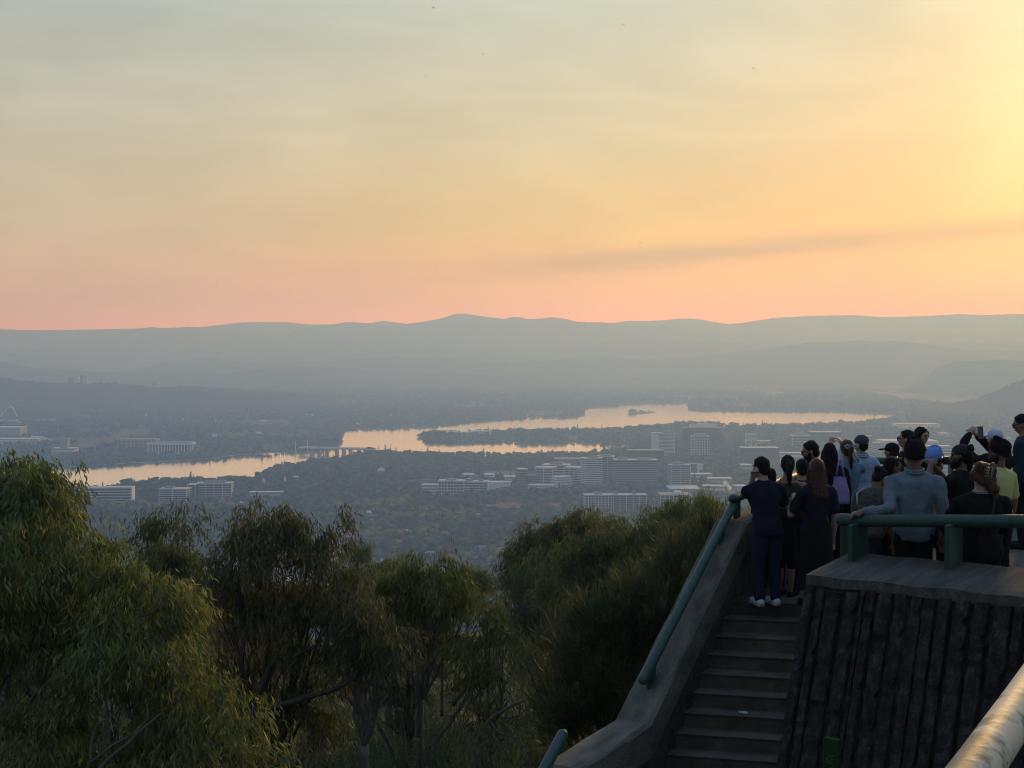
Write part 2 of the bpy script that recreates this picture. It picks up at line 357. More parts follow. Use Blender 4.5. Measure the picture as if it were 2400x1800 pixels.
ridge('hills', [(-700, 880), (200, 878), (342, 861), (387, 849), (419, 846), (448, 839), (505, 838), (541, 846), (610, 848), (651, 842), (712, 846), (814, 844), (863, 838), (938, 835), (983, 839), (1016, 835), (1060, 840), (1126, 846), (1207, 850),
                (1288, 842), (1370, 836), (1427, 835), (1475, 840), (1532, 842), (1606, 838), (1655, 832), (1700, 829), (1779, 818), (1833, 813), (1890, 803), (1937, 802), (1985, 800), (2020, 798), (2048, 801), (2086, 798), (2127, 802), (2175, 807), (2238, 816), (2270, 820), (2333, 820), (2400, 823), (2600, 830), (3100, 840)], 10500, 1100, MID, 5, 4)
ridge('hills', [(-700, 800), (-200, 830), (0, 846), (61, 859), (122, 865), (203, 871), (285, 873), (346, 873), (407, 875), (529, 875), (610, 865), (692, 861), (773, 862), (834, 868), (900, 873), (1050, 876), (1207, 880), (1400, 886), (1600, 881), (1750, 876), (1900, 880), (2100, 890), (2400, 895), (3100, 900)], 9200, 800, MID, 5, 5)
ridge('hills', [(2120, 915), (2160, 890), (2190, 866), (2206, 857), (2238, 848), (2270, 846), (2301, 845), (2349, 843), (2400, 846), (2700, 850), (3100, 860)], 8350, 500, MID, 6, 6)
ridge('hills', [(-700, 860), (0, 885), (41, 891), (122, 897), (203, 899), (260, 895), (305, 901), (366, 907), (448, 905), (529, 910), (650, 918), (760, 926), (850, 950)], 6500, 900, NEAR, 6, 7, step=4)
ridge('hills', [(2120, 965), (2180, 955), (2238, 946), (2285, 934), (2333, 916), (2365, 903), (2400, 888), (2500, 840), (2700, 770), (3100, 720)], 5900, 600, NEAR, 6, 8, step=4)

# ------------------------------------------------------------------ smoke haze: one closed box of even air
def build_haze():
    a = 15900.0; v, f = prism([(-a, -a), (a, -a), (a, a), (-a, a)], VZ - 6, 322.0)
    m = bpy.data.materials.new('smoke_haze'); m.use_nodes = True; N = m.node_tree.nodes; L = m.node_tree.links; N.clear()
    pv = N.new('ShaderNodeVolumePrincipled'); pv.inputs['Color'].default_value = (*HAZE['color'], 1)
    pv.inputs['Density'].default_value = HAZE['density']; pv.inputs['Anisotropy'].default_value = HAZE['g']
    pv.inputs['Density Attribute'].default_value = ''; pv.inputs['Absorption Color'].default_value = (*HAZE['absorb'], 1)
    out = N.new('ShaderNodeOutputMaterial'); L.new(pv.outputs[0], out.inputs['Volume'])
    tag(link('haze', mesh('haze', v, f, m)), kind='stuff')
HAZE = dict(color=(.31, .53, 1.0), density=.00022, g=.40, absorb=(1, 1, 1))
build_haze()

# ------------------------------------------------------------------ lookout: stairs, parapets, walls, rails
M_CONC = mat('weathered_concrete', (.060, .060, .047), (.235, .218, .165), scale=2.6, rough=.92, bump=.7, bscale=34, detail=10, c3=(.145, .138, .105), rot=R(63), stretch=(.7, 2.4, 1.5))
M_STEP = mat('worn_step_concrete', (.062, .061, .046), (.175, .162, .120), scale=3.5, rough=.92, bump=.5, bscale=45, detail=9)
M_COPE = mat('board_marked_concrete', (.043, .044, .035), (.150, .142, .108), scale=2.2, rough=.92, bump=.8, bscale=14, detail=8, stretch=(.55, 5.0, 2.0), rot=R(54.6), c3=(.085, .086, .074))
M_DARK = mat('dark_stained_concrete', (.010, .010, .0095), (.100, .096, .086), scale=6.0, rough=.95, bump=.9, bscale=30, detail=10, stretch=(2.0, 2.0, .9), c3=(.034, .033, .031))
M_ROUGH = mat('rough_brown_stone', (.040, .034, .025), (.12, .098, .068), scale=5, rough=.95, bump=.9, bscale=14)
M_GREEN = mat('green_rail_paint', (.016, .050, .037), (.040, .082, .064), scale=14, rough=.5, bump=.12, bscale=60, spec=.4)
M_GREEND = mat('green_post_paint', (.012, .055, .040), (.020, .075, .055), scale=9, rough=.5, spec=.4)
M_FLOOR = mat('terrace_paving', (.050, .050, .043), (.12, .115, .095), scale=2.0, rough=.95, bump=.4, bscale=30)
Z0, Z1 = -3.07, -2.75                                             # landing and upper terrace
U = Vector((.454, .891)); PL = Vector((-.891, .454)); E = Vector((.97, -.242))
def v3(p, z): return Vector((p.x, p.y, z))
# stairs
stairs = empty('staircase', (2.6, 16.6, Z0)); tag(stairs, 'grey concrete flight of steps climbing to the crowded landing', 'stairs')
LK = Vector((2.62, 16.66))
def step_edge(k): a = LK - U * .265 * k; return a - E * .12, a + E * 2.5
for k in range(1, 14):
    a0, b0 = step_edge(k); a1, b1 = step_edge(k - 1); zt = Z0 - .16 * k
    a1 = a1 + U * .03; b1 = b1 + U * .03; nose = .022
    v = [v3(a0, zt - .16), v3(b0, zt - .16), v3(b1, zt - .16), v3(a1, zt - .16)]
    a0n, b0n = a0 - U * nose, b0 - U * nose; n = 14
    top = []
    for i in range(n + 1):                                        # worn front edge
        p = a0n.lerp(b0n, i / n); w = .004 * math.sin(i * 2.1 + k * 1.7) + random.uniform(-.004, .004)
        top.append(v3(p + U * abs(w), zt + min(0, w) * .8))
    lo = [v3(a0.lerp(b0, i / n), zt - .035 + random.uniform(-.003, .003)) for i in range(n + 1)]; bot = [v3(a0.lerp(b0, i / n), zt - .17) for i in range(n + 1)]
    bk = [v3(a1.lerp(b1, i / n), zt + random.uniform(0, .003)) for i in range(n + 1)]; bkb = [v3(a1.lerp(b1, i / n), zt - .17) for i in range(n + 1)]
    rows = [bkb, bk, top, lo, bot]; V = [p for r in rows for p in r]; m1 = n + 1
    Fc = [(r * m1 + i, (r + 1) * m1 + i, (r + 1) * m1 + i + 1, r * m1 + i + 1) for r in range(4) for i in range(n)]
    o = link('step', mesh('step', [p - Vector((2.6, 16.6, Z0)) for p in V], Fc, M_STEP), stairs)
# decks
a0, b0 = step_edge(0)
def deck(name, pts, z, th, m):
    v, f = prism(pts, z - th, z); tag(link(name, mesh(name, v, f, m)), kind='structure')
deck('terrace', [(a0.x - .02, a0.y), (b0.x, b0.y), (5.6, 22.4), (10, 22.0), (10, 20.9), (5.0, 21.25), (2.85, 17.0)][:2] + [(4.5, 17.2), (5.6, 21.2), (5.0, 21.3)], Z0, 2.5, M_FLOOR)
deck('terrace', [(3.42, 14.25), (9.0, 10.3), (13, 14.5), (13, 20.8), (5.62, 21.2), (4.52, 17.2)], Z1, 3.0, M_FLOOR)
aL, bL = step_edge(13)
deck('terrace', [(aL.x - .3, aL.y), (bL.x, bL.y), (5.5, 9.0), (3.0, 6.2), (.2, 8.4), (.3, 11.2)], Z0 - .16 * 13 - .005, 2.5, M_FLOOR)
deck('terrace', [(-4, -5), (7, -5), (7, 3.6), (4.2, 5.0), (-4, 3.2)], -1.62, 4.0, M_FLOOR)
# left parapet with its thick coping
par = empty('parapet_wall', (1.42, 14.2, -4.5)); PB = Vector((1.42, 14.2, -4.5)); tag(par, 'sloping concrete parapet with thick coping along the left of the steps', 'wall')
K0 = Vector((1.42, 14.2)); K1 = Vector((2.85, 17.0)); KB = K0 - U * 1.75; KC = K0 - U * 5.0; C2 = Vector((4.98, 21.3)); C3 = Vector((11.5, 20.9))
ZK, ZT = -3.86, -2.16
def beam(pts, w, h, name, m, par, base, seg=.35, rough=.007):
    """a coping: rectangular section swept along (plan point, top height), chamfered on top and slightly uneven"""
    rings = []; P2 = []
    for i in range(len(pts) - 1):
        n = max(1, int((pts[i + 1][0] - pts[i][0]).length / seg))
        for k in range(n): P2.append((pts[i][0].lerp(pts[i + 1][0], k / n), pts[i][1] + (pts[i + 1][1] - pts[i][1]) * k / n))
    P2.append(pts[-1])
    for i, (p, z) in enumerate(P2):
        t = (P2[min(i + 1, len(P2) - 1)][0] - P2[max(i - 1, 0)][0]).normalized(); l = Vector((-t.y, t.x)); c = .03
        sec = [(0, -h), (0, -h * .5), (0, -c), (c, 0), (w * .5, .008), (w - c, 0), (w, -c), (w, -h)]
        rings.append([v3(p + l * (a + random.uniform(-rough, rough)), z + b + random.uniform(-rough, rough)) - base for a, b in sec])
    return Soup().loft(rings).obj(name, m, par)
beam([(KC, ZK - 1.95), (KB, ZK), (K0, ZK), (K1, ZT), (C2, ZT)], .40, .36, 'coping', M_CONC, par, PB)
def wall_strip(pts, inset, w, zbot, name, m, par, base):
    rings = []
    for i, (p, z) in enumerate(pts):
        t = (pts[min(i + 1, len(pts) - 1)][0] - pts[max(i - 1, 0)][0]).normalized(); l = Vector((-t.y, t.x))
        q = [(inset, zbot), (inset, (z + zbot) / 2), (inset, z), (w - inset, z), (w - inset, zbot)]
        rings.append([v3(p + l * (a + random.uniform(-.012, .012)), b) - base for a, b in q])
    return Soup().loft(rings).obj(name, m, par)
dense = []
for (a, za), (b, zb) in zip([(KC, ZK - 1.95), (KB, ZK), (K0, ZK), (K1, ZT)], [(KB, ZK), (K0, ZK), (K1, ZT), (C2, ZT)]):
    n = max(2, int((b - a).length / .3)); dense += [(a.lerp(b, k / n), za + (zb - za) * k / n - .34) for k in range(n)]
dense.append((C2, ZT - .34))
wall_strip(dense, .07, .40, -9.5, 'wall_face', M_ROUGH, par, PB)
fw = empty('parapet_wall', (C2.x, C2.y, Z0)); tag(fw, 'level concrete parapet along the front edge of the crowded terrace', 'wall')
beam([(C2 - (C3 - C2).normalized() * .42, ZT - .004), (C3, ZT - .004)], .40, .36, 'coping', M_CONC, fw, Vector((C2.x, C2.y, Z0)))
wall_strip([(C2.lerp(C3, k / 12 - .06), ZT - .34) for k in range(14)], .07, .40, -12, 'wall_face', M_ROUGH, fw, Vector((C2.x, C2.y, Z0)))

# the big battered block on the right with corduroy concrete ribs
U2 = Vector((.815, -.58)); N2 = Vector((-.58, -.815)); A2 = Vector((2.80, 13.33)); LEN = 5.2; ZA, ZB = -2.2, -2.12
blk = empty('retaining_wall', (A2.x, A2.y, -5.2)); BB = Vector((A2.x, A2.y, -5.2)); tag(blk, 'dark battered concrete wall with rough vertical ribs under a green rail', 'wall')
def face(s, z, out=0.0):
    h = ZA - .09 - z; q = A2 + U2 * (s - .045 * h * (1 - s / LEN)) + N2 * (.28 * h + out); return v3(q, z)
ns, nd = 30, 8                                                    # coping slab with board marks
V = []
for j in range(nd + 1):
    for i in range(ns + 1):
        q = A2 + U2 * (LEN * i / ns) - N2 * (1.08 * j / nd); z = ZA + (ZB - ZA) * j / nd
        z += .006 * math.sin((i * 1.9)) + random.uniform(-.003, .003) - (.012 if j == 0 else 0) * random.random()
        V.append(v3(q, z) - BB)
nt = len(V)
for i in range(ns + 1): V.append(v3(A2 + U2 * (LEN * i / ns) + N2 * .012, ZA - .10 + random.uniform(-.012, .012)) - BB)
for i in range(ns + 1): V.append(v3(A2 + U2 * (LEN * i / ns) - N2 * 1.08, ZB - .5) - BB)
for j in range(nd + 1): V.append(v3(A2 - N2 * (1.08 * j / nd), ZA - .3) - BB)
w1 = ns + 1; Fc = [(j * w1 + i, j * w1 + i + 1, (j + 1) * w1 + i + 1, (j + 1) * w1 + i) for j in range(nd) for i in range(ns)]
Fc += [(i + 1, i, nt + i, nt + i + 1) for i in range(ns)] + [(nd * w1 + i, nd * w1 + i + 1, nt + w1 + i + 1, nt + w1 + i) for i in range(ns)]
Fc += [(j * w1, (j + 1) * w1, nt + 2 * w1 + j + 1, nt + 2 * w1 + j) for j in range(nd)]
link('coping', mesh('coping', V, Fc, M_COPE), blk)
V = [face(0, ZA - .08, -.02), face(LEN, ZA - .08, -.02), face(LEN, -7.5, -.02), face(0, -7.5, -.02)]
bk = [p + Vector((.58, .815, 0)) * .9 for p in V]; V = [p - BB for p in V + bk]
link('core', mesh('core', V, [(0, 1, 2, 3), (4, 7, 6, 5), (0, 3, 7, 4), (1, 5, 6, 2), (0, 4, 5, 1)], M_DARK), blk)
s = .004
while s < LEN - .1:
    w = random.choice([.055, .08, .11, .14, .17]) * random.uniform(.8, 1.2); gap = random.uniform(.004, .03); dep = random.uniform(.010, .065); nz_ = 64
    zt = ZA - .085 - random.uniform(0, .06) * (random.random() < .4); V = []
    hole = random.uniform(-4.5, -2.6)
    for k in range(nz_ + 1):
        z = zt + (-6.2 - zt) * k / nz_
        j1, j2 = random.uniform(-.004, .004), random.uniform(-.004, .004)
        d = dep + random.uniform(-.007, .007); chip = random.random() < .10; d *= .25 if chip else 1; j2 -= w * .3 * (random.random() < .06)
        if abs(z - hole) < .12: d *= .2
        for ss, oo in ((s + j1, -.03), (s + w * .10 + j1, max(.002, d)), (s + w * .5, max(.004, d * random.uniform(.85, 1.15))), (s + w * .90 + j2, max(.002, d)), (s + w + j2, -.03)):
            V.append(face(ss, z, oo) - BB)
    Fc = [(k * 5 + i, (k + 1) * 5 + i, (k + 1) * 5 + i + 1, k * 5 + i + 1) for k in range(nz_) for i in range(4)] + [(4, 3, 2, 1, 0)]
    link('rib', mesh('rib', V, Fc, M_DARK), blk); s += w + gap

# rails
def rail(label, pts, posts, base, dia=.106, m=None, plate=(.34, .035), pm=None, group=None):
    """painted tube on flat steel posts; posts = (plan point, direction of the plate, bottom, top)"""
    r = empty('handrail', base); b = Vector(base); tag(r, label, 'handrail', group)
    Soup().tube([Vector(p) - b for p in pts], dia / 2, 16, True).obj('tube', m or M_GREEN, r, True)
    for (q, dr, z0, z1) in posts:
        dr = Vector(dr).normalized(); nr = Vector((-dr.y, dr.x)); L_, T_ = plate; h = L_ / 2; V = []
        for z in (z0, z1):
            for a, c in ((-h, -T_ / 2), (h, -T_ / 2), (h, T_ / 2), (-h, T_ / 2)): V.append(v3(Vector((q[0], q[1])) + dr * a + nr * c, z) - b)
        o = link('post', mesh('post', V, [(3, 2, 1, 0), (4, 5, 6, 7), (0, 1, 5, 4), (1, 2, 6, 5), (2, 3, 7, 6), (3, 0, 4, 7)], pm or M_GREEND), r)
        bv = o.modifiers.new('edge', 'BEVEL'); bv.width = .006; bv.segments = 2
    return r
CL = PL * .2
def onslope(p): return ZK + (ZT - ZK) * (p - K0).length / (K1 - K0).length
r0 = K0 + CL + U * .27; r1 = K0 + CL + U * 3.19
zs0, zs1 = -3.50, -2.0
def rz(p): return zs0 + (zs1 - zs0) * (p - r0).length / (r1 - r0).length
q1 = K0 + CL + U * .50; q2 = K0 + CL + U * 2.78
rail('green tube handrail sloping down beside the concrete steps', [v3(r0, zs0), v3(r1, zs1)],
     [((q1.x, q1.y), U, onslope(q1 - CL) - .03, rz(q1) - .02), ((q2.x, q2.y), U, onslope(q2 - CL) - .03, rz(q2) - .02)], v3(K0 + CL, ZK), plate=(.19, .035))
l0 = K0 + CL - U * 1.72; l1 = l0 - U * 2.2
rail('short lower green handrail whose top end pokes up beside the dark bushes', [v3(l0, -3.58), v3(l1, -3.58 - 2.2 * .545)],
     [(((l0 - U * .5).x, (l0 - U * .5).y), U, -4.5, -3.9), (((l0 - U * 1.8).x, (l0 - U * 1.8).y), U, -5.2, -4.6)], v3(l0, -4.5), plate=(.19, .035))
u1 = K1 + CL + U * .06; u2 = C2 + CL - U * .1
posts = []
for k in range(5):
    q = u1 + U * (.16 + 1.15 * k); posts.append(((q.x, q.y), U, ZT - .03, -1.93))
rail('level green handrail on the parapet that the man in the navy shirt leans on', [v3(u1, -1.90), v3(u2, -1.86)], posts, v3(u1, ZT), dia=.112, plate=(.20, .035))
d3 = (C3 - C2).normalized(); n3 = Vector((-d3.y, d3.x)); c0 = C2 + n3 * .2 + d3 * .1; c1 = C3 + n3 * .2
rail('green handrail along the front parapet behind the crowd', [v3(c0, -1.80), v3(c1, -1.80)], [(((c0 + d3 * (.4 + 1.2 * k)).x, (c0 + d3 * (.4 + 1.2 * k)).y), n3, ZT - .03, -1.84) for k in range(5)], v3(c0, ZT), plate=(.2, .035))
B2 = -N2
def onblk(px, py, z): g = ray(px, py); return g * (z / g.z)
p1 = Vector((3.44, 13.93)); p2 = Vector((4.24, 13.45)); p3 = p2 + (p2 - p1) * 1.0; dR = (p2 - p1).normalized()
e0 = p1 - dR * .17; e1 = p2 + dR * 2.6
def zr(p): return -1.765 + .062 * (p - p1).length
rail('long green handrail on the dark ribbed wall, gripped by the man in denim', [v3(e0, zr(e0) - .01), v3(p1, zr(p1)), v3(p2, zr(p2)), v3(e1, zr(e1))],
     [((p.x, p.y), B2, ZA + .03, zr(p) - .02) for p in (p1, p2, p3)] + [((p1.x - .10 + .12, p1.y + .42), B2, ZB - .4, -1.80)], v3(p1, ZB), dia=.125, plate=(.42, .045))
# near rail with peeling paint
def peel_mat():
    m = mat('peeling_rail_paint', (.17, .185, .145), (.62, .54, .38), scale=6, rough=.6, bump=.06, bscale=30, detail=7, contrast=.035); return m
n0, n1 = Vector((.40, 2.0, -.99)), Vector((2.1, 5.15, -.985))
rail('pale peeling handrail close by above the dark wall', [n0, P(2291, 1800, 3.32), P(2402, 1638, 3.93), n1], [((1.9, 4.75), (1, 1.9), -1.62, -1.03), ((.5, 2.2), (1, 1.9), -1.62, -1.03)], (1.1, 3.3, -1.62), dia=.115, m=peel_mat(), plate=(.12, .03))
# stub post with scratched scribble
sp = empty('steel_post', (2.73, 11.9, -5.2)); tag(sp, 'green flat steel post with scratched scribble in front of the ribbed wall', 'post')
tp = -3.365; ang = R(-38); Rm = Matrix.Rotation(ang, 3, 'Z')
o = Soup().box((0, 0, (tp + 5.2) / 2), (.145, .05, tp + 5.2), Rm).obj('plate', mat('leaf_green_post_paint', (.010, .036, .007), (.018, .050, .010), scale=12, rough=.5), sp)
o.modifiers.new('edge', 'BEVEL').width = .006
sg = Soup(); cyc = [Rm @ Vector((.022 * math.cos(t * 1.9) + .018 * math.sin(3.3 * t), -.027, tp + 5.2 - .15 - .012 * t + .016 * math.sin(2.6 * t))) for t in np.linspace(0, 7, 60)]
sg.tube(cyc, .0022, 4).obj('scratched_scribble', mat('scratch', (.10, .11, .08), rough=.8), sp)
# crumpled paper on a step
pa, pb = step_edge(6); pc = pa.lerp(pb, .27) + U * .1
V = []; nn = 7
for i in range(nn):
    for j in range(4): V.append(Vector((pc.x + (i - 3) * .016, pc.y + (j - 1.5) * .018, Z0 - .96 + .006 + random.uniform(0, .02))))
tag(link('paper_scrap', mesh('paper_scrap', V, [(i * 4 + j, (i + 1) * 4 + j, (i + 1) * 4 + j + 1, i * 4 + j + 1) for i in range(nn - 1) for j in range(3)], mat('white_paper', (.6, .6, .62), (.5, .5, .52)))), 'small crumpled white paper scrap lying on a step', 'litter')

# ------------------------------------------------------------------ eucalypts on the hillside below
def leaves(name, B, D, S, ln, wd, curve, m, tint, parent=None):
    """narrow sickle leaves: base, two flank points, tip (one quad each)"""
    n = len(B); D = D / np.linalg.norm(D, axis=1, keepdims=True); S = S - D * (S * D).sum(1, keepdims=True); S /= np.linalg.norm(S, axis=1, keepdims=True) + 1e-9
    Nn = np.cross(D, S); l = ln[:, None]; w = wd[:, None]; c = (curve * ln)[:, None]
    mid = B + D * l * .45 + S * c
    V = np.stack([B, mid + (S * .8 + Nn * .45) * w * .5, B + D * l, mid - (S * .8 + Nn * .45) * w * .5], 1).reshape(-1, 3)
    Q = np.arange(4 * n).reshape(n, 4)
    return link(name, npmesh(name, V, Q, m, False, np.repeat(tint, 4)), parent)
def sph(n):
    v = RNG.normal(size=(n, 3)); return v / np.linalg.norm(v, axis=1, keepdims=True)
M_BARK = mat('pale_gum_bark', (.07, .064, .052), (.21, .195, .165), scale=6, rough=.85, bump=.4, bscale=25, stretch=(1, 1, .3), c3=(.13, .12, .10))
M_BARKD = mat('dark_gum_bark', (.035, .030, .026), (.12, .10, .082), scale=6, rough=.9, bump=.5, bscale=25, stretch=(1, 1, .3))
LEAVES = {
    'olive': leaf_mat('olive_gum_leaves', [(0.061, 0.103, 0.037), (0.127, 0.174, 0.050), (0.217, 0.242, 0.062), (0.331, 0.318, 0.092)]),
    'dark': leaf_mat('dark_gum_leaves', [(0.047, 0.076, 0.037), (0.088, 0.122, 0.045), (0.139, 0.166, 0.058), (0.229, 0.225, 0.086)]),
    'fresh': leaf_mat('fresh_green_gum_leaves', [(0.053, 0.083, 0.026), (0.106, 0.140, 0.035), (0.174, 0.200, 0.044), (0.252, 0.250, 0.066)]),
    'brown': leaf_mat('bronze_gum_leaves', [(.050, .066, .030), (.105, .118, .046), (.165, .160, .060), (.24, .215, .095)]),
    'needle': leaf_mat('dark_casuarina_needles', [(0.036, 0.057, 0.029), (0.070, 0.092, 0.040), (0.120, 0.130, 0.051), (0.204, 0.188, 0.077)])}
def bez(a, b, sag, n=7, wob=.0):
    a, b = Vector(a), Vector(b); L_ = (b - a).length; out = []
    for i in range(n + 1):
        t = i / n; p = a.lerp(b, t) + Vector((0, 0, sag * L_ * 4 * t * (1 - t)))
        if 0 < i < n: p += Vector((random.uniform(-1, 1), random.uniform(-1, 1), random.uniform(-1, 1))) * wob * L_
        out.append(p)
    return out
def gum(label, base_px, d, lobes, leafset, bark=M_BARK, trunk_r=.13, density=1.0, droop=1.0, leaf=(.155, .028), needle=False, twig=14, stems=(), sparse=()):
    """a tree rooted in the hillside; lobes = (px, py, radius_x px, radius_y px, distance offset, tuft count factor, tint shift)"""
    bx = P(base_px[0], 900, d); base = Vector((bx.x, d, float(ground_z(bx.x, d)) - .2))
    t = empty('gum_tree' if not needle else 'casuarina_tree', base); tag(t, label, 'tree'); wood = Soup(); k = d / F
    B = []; D = []; S = []; ln = []; wd = []; cv = []; tn = []
    cents = []
    for (px, py, rx, ry, off, fac, sh) in lobes:
        c = P(px, py, d + off); r = np.array([rx, max(rx, ry) * .85, ry]) * k; cents.append((c, r, fac, sh))
    fork = base.lerp(Vector((base.x, base.y, min(c.z - r[2] for c, r, _, _ in cents))), .75)
    tr = bez(base, fork, 0, 6, .02); wood.tube([p - base for p in tr], [trunk_r * (1 - .35 * i / 6) for i in range(7)], 9)
    for st in stems:                                              # limbs traced where the photograph shows bare wood: (px, py, offset, radius)
        pts = [P(a, b, d + o) - base for a, b, o, _ in st]; rad = [q[3] for q in st]; fine = []; fr = []
        for i in range(len(pts) - 1):
            for j in range(4):
                fine.append(pts[i].lerp(pts[i + 1], j / 4) + Vector((random.uniform(-1, 1), 0, random.uniform(-1, 1))) * rad[i] * .35); fr.append(rad[i] + (rad[i + 1] - rad[i]) * j / 4)
        fine.append(pts[-1]); fr.append(rad[-1]); wood.tube(fine, fr, 7)
    for (c, r, fac, sh) in cents:
        cn = np.array(c); start = tr[-1] if c.z > tr[-1].z else tr[3]
        limb = bez(start, c - Vector((0, 0, r[2] * .35)), -.06, 6, .035); rr = trunk_r * .3
        wood.tube([p - base for p in limb], [rr * (1 - .6 * i / 6) for i in range(7)], 6)
        nt = int(max(14, fac * density * (140 if not needle else 150) * (r[0] * r[2] + r[0] * r[1])))
        dirs = sph(nt); dirs[:, 2] = np.abs(dirs[:, 2]) * .9 + dirs[:, 2] * .25; dirs /= np.linalg.norm(dirs, axis=1, keepdims=True)
        nsub = max(5, nt // 8); sd_ = sph(nsub); sd_[:, 2] = np.abs(sd_[:, 2]) * .9 + sd_[:, 2] * .25; own = RNG.integers(0, nsub, nt)
        dirs = sd_[own] / np.linalg.norm(sd_[own], axis=1, keepdims=True); rad_ = (RNG.random((nsub, 1)) ** .33) * RNG.uniform(.66, 1.22, (nsub, 1))
        tuft = cn + dirs * r * rad_[own] + RNG.normal(size=(nt, 3)) * np.array([.10, .10, .085])
        for q in range(min(nt, 9)):                              # visible twigs into the tufts
            e = Vector(tuft[q]); s0 = limb[random.randint(3, 6)]
            wood.tube([p - base for p in bez(s0, e, -.05, 4, .05)], [.014, .011, .008, .006, .004], 4)
        for q in range(nt):
            n = int(twig * random.uniform(.7, 1.5)); o = dirs[q]
            p0 = tuft[q]; L_ = random.uniform(.20, .48) if not needle else random.uniform(.25, .5)
            if needle: axis = np.array([o[0] * .5, o[1] * .5, .75]) + RNG.normal(size=3) * .25
            else: axis = np.array([o[0] * .75, o[1] * .75, .15 - .5 * droop]) + RNG.normal(size=3) * .3
            axis /= np.linalg.norm(axis); u = RNG.random(n)[:, None]
            pos = p0 + axis * L_ * u + np.array([0, 0, -.25 * droop * L_]) * u ** 2 * (0 if needle else 1) + RNG.normal(size=(n, 3)) * (.055 if not needle else .035)
            if needle: dd = axis + RNG.normal(size=(n, 3)) * .30
            else: dd = np.array([o[0] * .35, o[1] * .35, -.95 * droop]) + RNG.normal(size=(n, 3)) * np.array([.42, .42, .32])
            B.append(pos); D.append(dd); S.append(RNG.normal(size=(n, 3)))
            ln.append(leaf[0] * RNG.uniform(.6, 1.3, n)); wd.append(leaf[1] * RNG.uniform(.7, 1.2, n)); cv.append(RNG.uniform(-.16, .16, n))
            tn.append(np.clip(.38 + sh + .22 * fbm2(p0[0] * 1.4, p0[2] * 1.4, 3, 2) + RNG.normal(0, .22, n), 0, 1))  # lobe shift paints sunlit tops and shaded lower crown into the leaf tint
    B = np.concatenate(B) - np.array(base)
    wood.obj('trunk', bark, t, True)
    cr = leaves('crown', B, np.concatenate(D), np.concatenate(S), np.concatenate(ln), np.concatenate(wd), np.concatenate(cv), LEAVES[leafset], np.concatenate(tn), t)
    cr['kind'] = 'stuff'
    return len(B)
NL = 0
NL += gum('tall olive gum tree with weeping leaves, the highest crown over the lake', (-60, 0), 19.0,
    [(-60, 1200, 200, 160, 0, 1.1, .05), (60, 1160, 110, 105, -.5, 1.1, .10), (130, 1240, 90, 110, -.8, 1.1, .14), (40, 1330, 180, 150, -1.2, 1.2, .04), (-80, 1500, 240, 220, -.8, 1.0, -.05),
     (220, 1340, 80, 80, -.2, 1.0, .06), (150, 1480, 170, 150, -1.0, 1.1, .0), (10, 1130, 60, 80, 0, .8, .1), (140, 1140, 35, 55, .2, .5, .12)], 'olive', twig=16, trunk_r=.16,
    stems=[[(95, 1640, -.9, .045), (90, 1560, -.9, .04), (100, 1480, -.9, .03)], [(-10, 1730, -1.2, .05), (60, 1712, -1.2, .035), (120, 1690, -1.2, .02)]])
NL += gum('broad olive gum tree in front, its crown lit along the upper edge', (330, 0), 17.5,
    [(330, 1400, 120, 130, 0, 1.1, .10), (400, 1430, 55, 80, .2, 1.0, .16), (300, 1520, 150, 130, -.4, 1.1, .04), (430, 1600, 90, 100, -.3, 1.1, .06), (250, 1640, 150, 130, -.2, .8, -.04),
     (500, 1690, 90, 110, -.2, 1.1, .05), (420, 1760, 130, 110, -.6, 1.0, .0), (560, 1780, 55, 80, -.2, 1.0, .04), (60, 1700, 160, 110, .4, 1.0, -.02), (110, 1790, 150, 80, -.6, 1.1, .02)], 'olive', twig=16, trunk_r=.15,
    stems=[[(205, 1830, -1.1, .030), (250, 1785, -1.1, .027), (300, 1742, -1.1, .023), (335, 1708, -1.1, .018), (378, 1672, -1.1, .010)], [(212, 1790, -1.0, .022), (214, 1740, -1.0, .019), (226, 1700, -1.0, .014), (262, 1678, -1.0, .008)], [(215, 1785, -1.0, .02), (262, 1748, -1.0, .017), (318, 1716, -1.0, .013), (350, 1680, -1.0, .008)], [(240, 1765, -1.0, .016), (246, 1720, -1.0, .012), (285, 1690, -1.0, .007)]])
NL += gum('dark narrow gum tree standing behind the broad olive one', (405, 0), 27.0,
    [(405, 1240, 62, 74, 0, 1.0, .04), (380, 1330, 70, 80, .2, 1.0, -.04), (440, 1350, 60, 80, 0, 1.0, -.06), (420, 1430, 70, 80, .2, .9, -.1), (345, 1250, 25, 50, .4, .6, .05)], 'dark', twig=13, trunk_r=.12)
